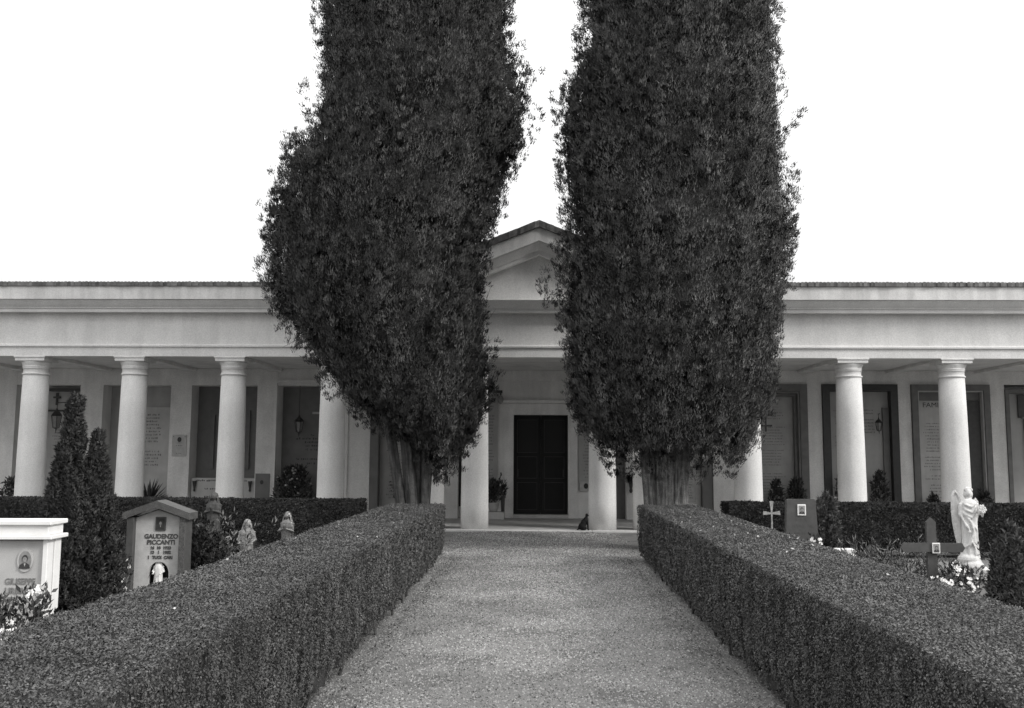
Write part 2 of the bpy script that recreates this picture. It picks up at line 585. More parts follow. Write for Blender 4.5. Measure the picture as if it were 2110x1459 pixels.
# columns with their capitals
shaft = MB().lathe([(.318, 0), (.316, .6), (.308, 1.6), (.296, 2.6), (.281, 3.47)], n=40)
shaft_me = shaft.mesh('column', True)
cp = MB()
cp.lathe([(.281, 3.47), (.285, 3.475), (.302, 3.483), (.306, 3.497), (.302, 3.511), (.284, 3.52), (.279, 3.53), (.279, 3.615), (.292, 3.622), (.294, 3.64), (.286, 3.645),
          (.298, 3.655), (.30, 3.672), (.292, 3.678), (.30, 3.70), (.322, 3.745), (.332, 3.775), (.328, 3.79)], n=40)
cap_me = cp.mesh('capital', True)
ab = MB(); ab.bbox(-.345, .345, -.345, .345, 3.79, 3.862, .006); af_me = MB().bbox(-.365, .365, -.365, .365, 3.863, 3.90, .006).mesh('abacus_fillet')
ab_me = ab.mesh('abacus')
col_x = [s * v for s in (-1, 1) for v in [1.463, 2.47] + [4.79 + 2.342 * k for k in range(5)]]
for i, cx in enumerate(sorted(col_x)):
    c = link('column', shaft_me, M['plaster'], bld, Vector((X0 + cx, 22.06, 0)) + W2B)
    link('capital', cap_me, M['plaster'], c)
    link('abacus', ab_me, M['plaster'], c)
    link('abacus_fillet', af_me, M['plaster'], c)

# ceiling and cross beams
b = MB(); b.box(X0 - HALF, X0 + HALF, FY + .62, 26.6, 3.99, 4.1); part(b, 'ceiling', M['wallin'])
bm_me = MB().box(-.16, .16, FY + .625, 25.69, 3.91, 3.985).mesh('ceiling_beam')
for cx in sorted(col_x):
    if abs(cx) > 2.6: link('ceiling_beam', bm_me, M['wallin'], bld, Vector((X0 + cx, 0, 0)) + W2B)

# floor
b = MB(); b.box(X0 - HALF, X0 + HALF, 21.78, 26.5, -.3, 0); part(b, 'floor', M['paving'])
x = -HALF
while x < HALF:
    b = MB(); b.bbox(X0 + x + .004, X0 + x + 1.196, 21.50, 21.776, -.2, .004, .008)
    part(b, 'kerb_stone', M['kerb'])
    x += 1.2

# back wall of the wings: deep wall, pilasters, lintel
WY = 25.70
for a, c in ((X0 - HALF, -4.25), (4.45, X0 + HALF)):
    b = MB(); b.box(a, c, 26.32, 26.6, 0, 3.99); part(b, 'back_wall', M['wallin'])
pil_l = [(-18, -16.6), (-14.75, -14.2), (-12.43, -11.80), (-9.93, -9.36), (-7.56, -7.00), (-5.13, -4.46)]
pil_r = [(4.74, 5.33), (7.27, 7.66), (9.67, 10.02), (12.10, 12.50), (14.55, 15.0), (17, 18)]
for a, c in pil_l + pil_r:
    b = MB(); b.box(a, c, WY, 26.318, 0, 3.986); part(b, 'pilaster', M['wallin'])
for seq, zt in ((pil_l, 3.53), (pil_r, 3.62)):
    for (a0, a1), (c0, c1) in zip(seq[:-1], seq[1:]):
        b = MB(); b.box(a1 + .002, c0 - .002, WY + .004, 26.316, zt, 3.984); part(b, 'lintel', M['wallin'])

# --- niches on the left (deep reveals)
def niche(a, c, zt, m, yb=26.30):
    mb = MB(); mb.box(a + .004, c - .004, yb - .05, yb + .015, .0, zt - .003)
    return part(mb, 'memorial_niche', m)


def sub(mb, name, m, parent):
    o = mb.build(name, m, parent)
    if name == 'inscription': o['kind'] = 'stuff'
    return o


# niche N1: pale slab with cross, ledge and small lettering
nn = niche(-14.2, -12.43, 3.53, M['slab'])
each('ledge', [(-13.5, -12.6, 26.1, 26.248, 3.38, 3.46), (-13.6, -12.75, 26.2, 26.247, 2.82, 2.87)], M['letter'], nn)
b = MB(); b.prism(plus_poly(-13.33, 3.0, 3.34, .025, -13.43, -13.23, 3.19, 3.24), 'y', 26.20, 26.246); sub(b, 'cross', M['letter'], nn)
b = MB(); script_lines(b, -13.5, -12.7, .5, 2.3, 26.246, .085, .035); sub(b, 'inscription', M['letter_l'], nn)
# N2
nn = niche(-11.8, -9.93, 3.53, M['slab'])
b = MB(); b.box(-11.2, -10.02, 26.19, 26.248, .0, 2.95); sub(b, 'slab', M['slab2'], nn)
b = MB(); script_lines(b, -10.95, -10.25, 1.2, 2.72, 26.188, .092, .05, rnd=random.Random(9)); sub(b, 'inscription', M['letter_l'], nn)
# N3 with inner dark frame
nn = niche(-9.36, -7.56, 3.53, M['slabd'])
b = MB(); b.prism(u_poly(-8.99, -7.88, 2.88, .13, 1.26), 'y', 26.17, 26.248)
sub(b, 'frame', M['frame'], nn)
b = MB(); b.bbox(-9.33, -7.60, 25.86, 26.245, 0, 1.02); sub(b, 'base_slab', M['slab2'], nn)
b = MB()
for z, w in ((.93, .74), (.81, .2), (.71, .66), (.60, .18), (.50, .60), (.41, .2)):
    script_lines(b, -8.5 - w, -8.5 + w, z - .03, z, 25.856, .5, .05, fill=1.0, rnd=random.Random(int(z * 100)))
sub(b, 'inscription', M['letter'], nn)
# N4: dark deep niche, arched relief with cross
nn = niche(-7.0, -5.13, 3.53, M['slabd'])
b = MB()
ring = [(-5.93 + .62 * math.cos(t), 2.7 + .52 * math.sin(t)) for t in np.linspace(0, math.pi * 2, 28)[:-1]]
b.prism(ring, 'y', 26.22, 26.248); sub(b, 'relief', M['slabd'], nn)
b = MB(); b.prism(plus_poly(-5.93, 2.3, 3.05, .03, -6.15, -5.71, 2.78, 2.84), 'y', 26.17, 26.218); sub(b, 'cross', M['slab2'], nn)
b = MB()
for z, w, h in ((2.18, .22, .07), (2.08, .62, .06), (1.98, .58, .06), (1.88, .5, .06), (1.78, .35, .06), (1.52, .66, .06), (1.40, .42, .06)):
    script_lines(b, -5.95 - w, -5.95 + w, z - .02, z, 26.243, .5, h, fill=1.1, rnd=random.Random(int(z * 70)))
sub(b, 'inscription', M['letter'], nn)
b = MB(); b.prism(u_poly(-7.08, -5.05, 3.68, .078), 'y', 25.62, 25.698)
sub(b, 'architrave_frame', M['wallin'], nn)


# --- framed niches on the right
def frame_r(a, c, zt, w, m, y0, y1, parent, name='frame'):
    mb = MB(); mb.prism(u_poly(a, c, zt, w), 'y', y0, y1)
    return sub(mb, name, m, parent)


nn = niche(5.33, 7.27, 3.62, M['slab'], yb=26.0)
frame_r(5.335, 7.265, 3.615, .20, M['frame'], 25.63, 25.95, nn)
frame_r(5.54, 7.06, 3.41, .045, M['slabd'], 25.66, 25.945, nn, 'inner_frame')
frame_r(5.59, 7.01, 3.36, .07, M['frame'], 25.78, 25.94, nn, 'inner_frame')
b = MB(); script_lines(b, 5.75, 6.85, .5, 3.0, 25.946, .078, .034, rnd=random.Random(21)); sub(b, 'inscription', M['letter_l'], nn)
nn = niche(7.66, 9.67, 3.62, M['slab'], yb=25.92)
frame_r(7.67, 9.66, 3.615, .19, M['black'], 25.62, 25.86, nn)
b = MB(); b.box(9.30, 9.465, 25.80, 25.868, 0, 3.0); sub(b, 'side_strip', M['slabd'], nn)
b = MB(); script_lines(b, 7.95, 8.6, 1.7, 2.9, 25.866, .085, .04, rnd=random.Random(2)); script_lines(b, 8.7, 9.15, 2.3, 3.0, 25.866, .085, .04, rnd=random.Random(4)); sub(b, 'inscription', M['letter_l'], nn)
nn = niche(10.02, 12.10, 3.62, M['slab2'], yb=25.95)
frame_r(10.03, 12.09, 3.615, .16, M['frame'], 25.62, 25.89, nn)
frame_r(10.195, 11.925, 3.45, .03, M['slab2'], 25.66, 25.888, nn, 'inner_frame')
b = MB(); b.box(10.24, 11.88, 25.80, 25.898, 3.2, 3.42); sub(b, 'header', M['frame'], nn)
b = MB(); b.box(11.25, 11.88, 25.80, 25.897, 0, 3.19); sub(b, 'side_panel', M['granite_d'], nn)
text('inscription', 'FAMIGLIA', .13, 10.84, 25.895, 3.02, M['letter'], nn, width=.86)
b = MB(); script_lines(b, 10.3, 11.2, .55, 2.65, 25.896, .082, .038, rnd=random.Random(31)); sub(b, 'inscription', M['letter_l'], nn)
nn = niche(12.50, 14.55, 3.50, M['slab'], yb=25.95)
frame_r(12.51, 14.54, 3.49, .10, M['frame'], 25.66, 25.89, nn)
b = MB(); b.box(12.92, 14.2, 25.84, 25.898, 2.75, 3.36); sub(b, 'dark_panel', M['granite_d'], nn)
b = MB(); b.box(12.97, 14.15, 25.80, 25.838, 2.72, 2.76); sub(b, 'ledge', M['frame'], nn)
b = MB(); b.box(13.06, 13.12, 25.84, 25.896, 1.0, 2.7); sub(b, 'vertical_groove', M['frame'], nn)

# --- central portico wall
CY = 26.0
b = MB()
b.prism([(-4.25, 0), (-4.25, 3.985), (4.45, 3.985), (4.45, 0), (1.14, 0), (1.14, 3.08), (-.84, 3.08), (-.84, 0)], 'y', CY + .02, CY + .4)
part(b, 'portico_wall', M['wallin'])
b = MB(); b.box(-4.2, 4.4, CY - .06, CY + .018, 3.70, 3.985); part(b, 'wall_cornice', M['wallin'])
b = MB(); b.prism([(-.838, 0), (-.838, 3.078), (1.138, 3.078), (1.138, 0), (.885, 0), (.885, 2.775), (-.595, 2.775), (-.595, 0)], 'y', CY - .05, CY + .3)
df = part(b, 'door_surround', M['wallin'])
b = MB(); b.bbox(-.94, 1.24, CY - .12, CY - .052, 3.085, 3.17); sub(b, 'door_cornice', M['wallin'], df)
b = MB(); b.box(-.60, .89, CY - .12, CY + .36, .003, .09); part(b, 'threshold', M['slab2'])
for a, c, s in ((-.592, .143, 0), (.147, .882, 1)):
    b = MB(); b.box(a, c, CY + .22, CY + .27, .092, 2.772)
    dl = part(b, 'door', M['door'])
    b = MB()
    for z0, z1 in ((.2, .95), (1.05, 1.65), (1.75, 2.65)):
        b.box(a + .09, a + .105, CY + .205, CY + .219, z0, z1); b.box(c - .105, c - .09, CY + .205, CY + .219, z0, z1)
        b.box(a + .106, c - .106, CY + .205, CY + .2185, z0, z0 + .015); b.box(a + .106, c - .106, CY + .205, CY + .2185, z1 - .015, z1)
    b.box(a + .11 if s == 0 else c - .13, a + .13 if s == 0 else c - .11, CY + .17, CY + .204, 1.1, 1.3)
    sub(b, 'panel_moulding', M['black'], dl)['kind'] = 'stuff'
    b = MB(); b.box(a + .13, c - .13, CY + .211, CY + .2175, 1.78, 2.62); sub(b, 'pane', M['doorglass'], dl)
for a, c in ((-2.40, -2.07), (2.42, 2.64)):
    b = MB(); b.box(a, c, 25.62, CY + .015, 0, 3.695); part(b, 'pier', M['wallin'])
b = MB(); b.box(-2.065, -1.80, CY - .02, CY + .018, .3, 2.35); part(b, 'dark_recess_panel', M['black'])
b = MB(); b.box(2.18, 2.415, CY - .03, CY + .017, 0, 3.69); part(b, 'grey_side_panel', M['slabd'])
# inscription panels of the portico
for a, c, zt in ((-4.22, -3.1, 3.2), (-1.5, -1.02, 3.3), (1.17, 1.75, 2.85)):
    b = MB(); b.box(a, c, CY - .03, CY + .016, .74 if a > 0 else .3, zt)
    pn = part(b, 'inscription_panel', M['slab'])
    b = MB(); script_lines(b, a + .08, c - .08, .95 if a > 0 else .5, zt - .15, CY - .034, .085, .04, rnd=random.Random(int(a * 10))); sub(b, 'inscription', M['letter_l'], pn)
b = MB(); b.box(-4.45, -4.23, WY - .02, CY + .4, 0, 3.985); part(b, 'corner_jamb', M['slabd'])
b = MB(); b.box(4.46, 4.735, WY + .06, CY + .4, 0, 3.985); part(b, 'corner_jamb', M['slabd'])
b = MB(); b.box(-1.55, -.90, CY - .20, CY - .062, 3.36, 3.43); part(b, 'shelf', M['letter'])
# rest of the chapel body
b = MB(); b.prism([(X0 - 3.5, 0), (X0 + 3.5, 0), (X0 + 3.5, 5.4), (X0, 6.78), (X0 - 3.5, 5.4)], 'y', 26.63, 33); part(b, 'chapel_body', M['plaster'])


# ------------------------------------------------------------------ portraits
def disc(x, z, rx, rz, y0, y1, n=14):
    return MB().prism([(x + rx * math.cos(t), z + rz * math.sin(t)) for t in np.linspace(0, 2 * math.pi, n + 1)[:-1]], 'y', y0, y1)


def portrait(parent, x, z, w, h, y, oval=False, pale=False):
    """a framed photograph: ground, dark clothes, face and hair as flat print"""
    fr = MB()
    if oval:
        fr = disc(x, z, w / 2, h / 2, y - .012, y, 26); inner = disc(x, z, w * .40, h * .41, y - .0135, y - .0121, 26)
    else:
        fr.bbox(x - w / 2, x + w / 2, y - .015, y, z - h / 2, z + h / 2, .003)
        inner = MB().box(x - w * .38, x + w * .38, y - .017, y - .0151, z - h * .40, z + h * .40)
    fo = sub(fr, 'portrait_frame', M['marble'] if pale else M['granite_d'] if not oval else M['marble_grey'], parent)
    sub(inner, 'portrait', M['photo_g'] if (oval or pale) else M['photo'], fo)
    yy = y - .018
    s_ = h * .62
    MB().prism([(x - .40 * s_, z - .56 * s_), (x + .38 * s_, z - .56 * s_), (x + .33 * s_, z - .30 * s_), (x + .12 * s_, z - .16 * s_), (x - .10 * s_, z - .16 * s_), (x - .34 * s_, z - .32 * s_)], 'y', yy, yy + .0008).build('clothes', M['photo'], fo)
    MB().prism([(x - .06 * s_, z - .20 * s_), (x + .07 * s_, z - .20 * s_), (x + .01 * s_, z - .42 * s_)], 'y', yy - .0008, yy - .0001).build('collar', M['photo_l'], fo)
    disc(x + .01 * s_, z + .14 * s_, .20 * s_, .25 * s_, yy - .0016, yy - .0009).build('hair', M['photo'], fo)
    disc(x + .005 * s_, z + .06 * s_, .145 * s_, .20 * s_, yy - .0024, yy - .0017).build('face', M['photo_f'], fo)
    return fo


# plaques fixed on pilasters (things of their own)
def plaque(x0, x1, z0, z1, y, label, m=M['marble_grey'], medal=None, lines=True, studs=True, group=None):
    t = empty('memorial_plaque', ((x0 + x1) / 2, y, z0), label, 'plaque')
    k = Vector((-(x0 + x1) / 2, -y, -z0))
    o = MB().bbox(x0, x1, y - .03, y - .002, z0, z1, .004).build('slab', m, t, k)
    if medal:
        mx_, mz, r = medal
        MB().prism([(mx_ + r * math.cos(a), mz + r * 1.25 * math.sin(a)) for a in np.linspace(0, 6.283, 17)[:-1]], 'y', y - .045, y - .031).build('portrait_medallion', M['photo'], t, k)
    if lines:
        q = MB(); zt = (medal[1] - medal[2] * 1.9) if medal and medal[1] > (z0 + z1) / 2 else z1 - .08
        script_lines(q, x0 + .05, x1 - .05, z0 + .06, zt, y - .0325, .07, .032, rnd=random.Random(int(x0 * 31)))
        q.build('inscription', M['letter_l'], t, k)['kind'] = 'stuff'
    if studs:
        for xx in (x0 + .04, x1 - .04): MB().ell((xx, y - .035, z1 - .05), (.012, .012, .012), 6, 4).build('stud', M['bronze'], t, k)
    return t


plaque(-9.83, -9.44, 1.60, 2.18, WY, 'pale square plaque with oval portrait between the second and third columns from the left', medal=(-9.63, 2.05, .055))
plaque(-7.53, -7.14, 0, 1.15, WY, 'tall grey slab with small oval portrait low on the pilaster beside the third column', m=M['slabd'], medal=(-7.35, .92, .045), lines=False, studs=False)
plaque(4.0, 4.44, 1.22, 1.80, CY, 'curved-corner plaque with a dark portrait behind the right cypress trunk, upper one', medal=(4.37, 1.37, .05))
plaque(3.96, 4.31, .46, 1.19, CY, 'narrow plaque with two small dark ornaments behind the right cypress trunk, lower one', medal=(4.08, .78, .035), studs=True)
plaque(1.20, 1.44, .72, .98, CY - .03, 'small plaque with round dark medallion right of the chapel door', medal=(1.365, .865, .06), lines=False, studs=False)
plaque(-2.33, -2.12, 1.75, 1.95, 25.62, 'tiny plaque high on the pier left of the centre columns', lines=True, studs=False)


# ------------------------------------------------------------------ lanterns and wall ornaments in the gallery
def lantern(x, y, z, s, label, chain_top=None, bracket=0):
    t = empty('wall_lantern', (x, y, z), label, 'lantern', 'wall lanterns hanging in the arcade')
    b = MB()
    b.lathe([(.02 * s, 0), (.075 * s, .02 * s), (.075 * s, .03 * s)], n=6)
    b.lathe([(.12 * s, .30 * s), (.14 * s, .31 * s), (.09 * s, .38 * s), (.03 * s, .43 * s), (.02 * s, .48 * s)], n=6)
    for k in range(6):
        a = k * math.pi / 3
        b.tube([(.075 * s * math.cos(a), .075 * s * math.sin(a), .02 * s), (.125 * s * math.cos(a), .125 * s * math.sin(a), .31 * s)], .008 * s, 4)
    b.tube([(0, 0, -.10 * s), (0, 0, .02 * s)], [.004 * s, .02 * s], 5)
    b.build('cage', M['bronze'], t)
    MB().lathe([(.06 * s, .035 * s), (.105 * s, .295 * s)], n=6).build('glass', M['glass'], t)
    if chain_top: MB().tube([(0, 0, .46 * s), (0, 0, chain_top)], .008, 4).build('chain', M['bronze'], t)
    if bracket: MB().tube([(0, 0, .47 * s), (0, .02, .62 * s), (.08, bracket * .5, .64 * s), (.12, bracket, .64 * s)], .012, 5).build('bracket', M['bronze'], t)
    return t


lantern(-12.95, 25.5, 2.32, 1.15, 'six-sided bracket lantern beside the tip of the left juniper', bracket=.72)
lantern(-6.42, 25.8, 2.25, 1.0, 'dark hanging lamp in front of the arched relief left of the inner left column', chain_top=1.3)
lantern(9.12, 25.60, 2.36, .75, 'small round lamp inside the black framed niche on the right', chain_top=.0, bracket=.25)
t = empty('hanging_cross', (6.16, 25.72, 2.34), 'black iron cross hanging on the pale slab right of the right cypress', 'cross')
b = MB(); b.prism(plus_poly(0, 0, .38, .022, -.17, .17, .14, .185), 'y', -.02, .02); b.build('cross', M['bronze'], t)
MB().tube([(0, 0, .38), (0, .02, .62), (-.12, .12, .66)], .010, 4).build('hook', M['bronze'], t)
t = empty('wall_lamp', (-.95, CY - .10, 3.06), 'small round lamp under the shelf left of the chapel door', 'lamp')
MB().lathe([(.02, 0), (.07, .05), (.085, .13), (.06, .2), (.02, .24)], n=12).build('globe', M['glass'], t, smooth=True)
MB().tube([(0, 0, .24), (0, 0, .30)], .02, 6).build('stem', M['bronze'], t)
t = empty('wall_vase', (2.53, 25.50, .70), 'dark bronze wall vase with drooping flowers on the pier right of the portico', 'vase')
MB().lathe([(.015, 0), (.05, .05), (.035, .12), (.06, .25), (.075, .33)], n=12).build('vase', M['bronze'], t, smooth=True)
P = rng.normal(0, 1, (140, 3)) * (.07, .05, .09) + (0, 0, .43)
link('flowers', quad_mesh('flowers', leaves(P, P - (0, 0, .4), .07, .04, .8)), M['plant'], t)['kind'] = 'stuff'
t = empty('wall_vase', (-3.75, 25.9, .48), 'dark bronze vase with two curled leaves beside the left cypress trunk', 'vase')
MB().lathe([(.02, 0), (.09, .06), (.07, .14), (.035, .22), (.05, .28)], n=12).build('vase', M['bronze'], t, smooth=True)
P = rng.normal(0, 1, (90, 3)) * (.07, .05, .08) + (-.02, 0, .36)
link('flowers', quad_mesh('flowers', leaves(P, P - (0, 0, .3), .08, .05, .8)), M['plant'], t)['kind'] = 'stuff'


# ------------------------------------------------------------------ pot plants and flower masses along the gallery
def foliage_pts(n_, rx, ry, z0, z1, seed, top=.4):
    r = np.random.default_rng(seed)
    u = r.random(n_)
    z = z0 + (z1 - z0) * u
    k = np.sqrt(r.random(n_)) * (1 - (1 - top) * u ** 2)
    a = r.uniform(0, 6.283, n_)
    P = np.stack([rx * k * np.cos(a), ry * k * np.sin(a), z + .05 * np.sin(a * 3 + u * 9)], -1)
    return P


def gallery_plant(x, y, w, h, seed, label, spiky=False, blossoms=0, cat='potted plant', n_=500):
    t = empty('potted_plant', (x, y, 0), label, cat)
    MB().lathe([(w * .22, 0), (w * .30, .22), (w * .32, .24), (w * .28, .24)], n=14).build('pot', M['clay'], t)
    if spiky:
        r = np.random.default_rng(seed)
        B = []
        for k in range(46):
            a = r.uniform(0, 6.283); el = r.uniform(.3, 1.45)
            d = np.array([math.cos(a) * math.cos(el), math.sin(a) * math.cos(el) * .8, math.sin(el)])
            L = h * .78 * r.uniform(.75, 1.05) * (1.0 if el > .8 else .8)
            p0 = np.array([0, 0, h * .25])
            side = np.cross(d, [0, 0, 1]); side /= np.linalg.norm(side) + 1e-6
            mid = p0 + d * L * .55
            end = p0 + d * L + np.array([0, 0, -.08 * L])
            B.append([p0, mid + side * .035, end, mid - side * .035])
        link('leaves', quad_mesh('leaves', np.array(B)), M['plant'], t)
        return t
    P = foliage_pts(n_, w * .5, min(w * .5, .3), .25, h, seed)
    D = P * (1, 1, .3) + (0, 0, .25)
    link('leaves', quad_mesh('leaves', blades(P, unit(D), .12, .045, .6)), M['plant'], t)
    if blossoms:
        r = np.random.default_rng(seed + 5)
        q = MB()
        for p in foliage_pts(blossoms, w * .48, min(w * .45, .3), h * .5, h, seed + 9):
            s = r.uniform(.02, .042)
            q.ell((p[0], p[1] - .05, p[2]), (s, s, s * .7), 6, 4)
        q.build('blossoms', M['petal_g'], t)['kind'] = 'stuff'
    return t


gallery_plant(-10.32, 25.5, .66, 1.14, 3, 'dark agave-like pot plant right of the second column from the left', spiky=True)
gallery_plant(-6.45, 25.5, 1.15, 1.30, 4, 'large mass of dark foliage and pale flowers left of the inner left column', blossoms=34, n_=1500)
gallery_plant(6.85, 25.4, .50, 1.05, 5, 'dark bushy plant under the slab with the iron cross, right one', n_=800)
gallery_plant(6.32, 25.4, .42, 1.0, 6, 'dark bushy plant with pale buds under the iron cross, left one', blossoms=9, n_=600)
gallery_plant(9.02, 25.4, .52, 1.25, 7, 'tall dark fern in the black framed niche right of the column', n_=600)
gallery_plant(7.98, 25.4, .32, 1.15, 8, 'slim grey plant in the black framed niche left of the column', n_=300)
gallery_plant(10.40, 25.4, .40, .66, 9, 'low leafy plant under the slab headed with large letters', n_=260)
gallery_plant(11.68, 25.4, .5, .76, 10, 'round dark plant left of the outermost pilaster, behind the angel', n_=400)
gallery_plant(-14.0, 25.3, .5, .95, 11, 'plant with pale petals at the far left edge of the arcade', blossoms=12, n_=400)
t = empty('stone_pedestal', (-1.05, 25.45, 0), 'low pale stone block left of the chapel door', 'pedestal')
MB().bbox(-.24, .24, -.22, .22, 0, .19, .01).build('block', M['slab2'], t)
t = empty('potted_plant', (-1.10, 25.45, .192), 'white pot with tall dark flower stems standing on the block left of the chapel door', 'potted plant')
MB().lathe([(.09, 0), (.13, .10), (.14, .22), (.15, .235), (.12, .235)], n=16).build('pot', M['marble_grey'], t, smooth=True)
P = foliage_pts(500, .17, .14, .22, .75, 15, .8)
link('leaves', quad_mesh('leaves', blades(P, unit(P + (0, 0, .3)), .13, .035, .5)), M['plant'], t)
st = MB(); q = MB()
for k in range(9):
    a = random.uniform(0, 6.28); e = Vector((math.cos(a) * .20, math.sin(a) * .1, random.uniform(.75, 1.25)))
    st.tube([(0, 0, .3), e * .55 + Vector((0, 0, .12)), e], .006, 4); q.ell(e, (.022, .022, .03), 6, 4)
st.build('stems', M['plant'], t)['kind'] = 'stuff'; q.build('buds', M['plant'], t)['kind'] = 'stuff'
t = empty('potted_plant', (-.98 + .12, 25.62, 0), 'dark slim post-like planter between pedestal and door surround', 'planter')
MB().lathe([(.055, 0), (.045, .25), (.055, .55), (.07, .6)], n=10).build('planter', M['granite_d'], t)
P = foliage_pts(160, .09, .09, .55, .95, 17, .8)
link('leaves', quad_mesh('leaves', blades(P, unit(P + (0, 0, .3)), .12, .03, .5)), M['plant'], t)
for xx, lb in ((-9.22, 'small black bronze vase at the left end of the inscribed base slab'), (-7.71, 'small black bronze vase at the right end of the inscribed base slab')):
    t = empty('bronze_vase', (xx, 25.80, .66), lb, 'vase')
    MB().lathe([(.02, 0), (.03, .03), (.022, .08), (.055, .26), (.06, .28), (.05, .28)], n=10).build('vase', M['bronze'], t, smooth=True)
    MB().tube([(0, .0, .1), (0, .05, .1)], .012, 5).build('bracket', M['bronze'], t)

# ------------------------------------------------------------------ cat at the foot of the centre right column
t = empty('cat', (1.10, 21.62, .005), 'black cat sitting against the foot of the column right of the chapel door', 'cat')
b = MB()
b.ell((-.05, 0, .09), (.085, .075, .09)); b.ell((-.02, 0, .15), (.07, .06, .10)); b.ell((.02, 0, .21), (.052, .05, .085)); b.ell((.045, 0, .27), (.036, .036, .06))
b.ell((.055, -.005, .335), (.036, .036, .034)); b.ell((.085, -.012, .325), (.018, .018, .014))
b.lathe([(.015, .355), (.001, .385)], .045, .018, 6); b.lathe([(.015, .355), (.001, .385)], .052, -.022, 6)
for sy in (-.025, .025):
    b.tube([(.06, sy, .22), (.078, sy, .10), (.08, sy, .02)], [.026, .018, .015], 8); b.ell((.092, sy, .012), (.024, .015, .012), 8, 5)
b.ell((-.01, -.055, .05), (.06, .03, .05)); b.tube([(-.12, -.01, .03), (-.16, -.05, .02), (-.17, -.10, .02)], [.02, .016, .01], 8)
b.tube([(-.10, 0, .08), (-.135, -.02, .03)], [.04, .025], 8)
fuse(b, 'body', M['fur'], t, .008)


# ------------------------------------------------------------------ cypresses
def profile(T, zs):
    z = np.array([r[0] for r in T])[::-1]; l = np.array([r[1] for r in T])[::-1]; r_ = np.array([r[2] for r in T])[::-1]
    return np.interp(zs, z, l), np.interp(zs, z, r_)


TL = [(14.6, -2.5, -2.3), (13.9, -3.2, -1.6), (12.6, -3.8, -.9), (11.4, -4.25, -.6), (10.45, -4.33, -.50), (9.86, -4.18, -.57), (9.2, -4.24, -.42), (8.49, -4.22, -.15), (7.9, -4.22, -.16), (7.62, -4.30, -.23), (7.24, -4.66, -.40), (6.58, -4.90, -.62), (6.1, -5.02, -.66),
      (5.7, -5.06, -.84), (5.35, -5.10, -.98), (4.7, -5.08, -.98), (4.24, -4.82, -.85), (3.87, -4.42, -.94), (3.42, -4.10, -.93), (2.87, -3.73, -.84), (2.43, -3.15, -.90), (2.16, -2.72, -1.04), (1.86, -2.40, -1.22), (1.64, -2.05, -1.60)]
TR = [(14.8, 2.4, 2.7), (14.0, 1.7, 3.4), (12.6, 1.1, 4.2), (11.4, .85, 4.55), (10.41, .80, 4.61), (9.82, .98, 4.58), (9.44, .86, 4.59), (8.66, .50, 4.57), (7.89, .44, 4.64), (7.23, .48, 4.66), (6.38, .50, 4.72), (5.63, .55, 4.80), (5.08, .55, 4.75),
      (4.34, .52, 4.62), (3.79, .52, 4.52), (3.25, .58, 4.44), (2.71, .57, 4.32), (2.44, .60, 4.22), (2.18, .86, 4.15), (1.82, 1.17, 3.98), (1.62, 1.80, 3.30)]


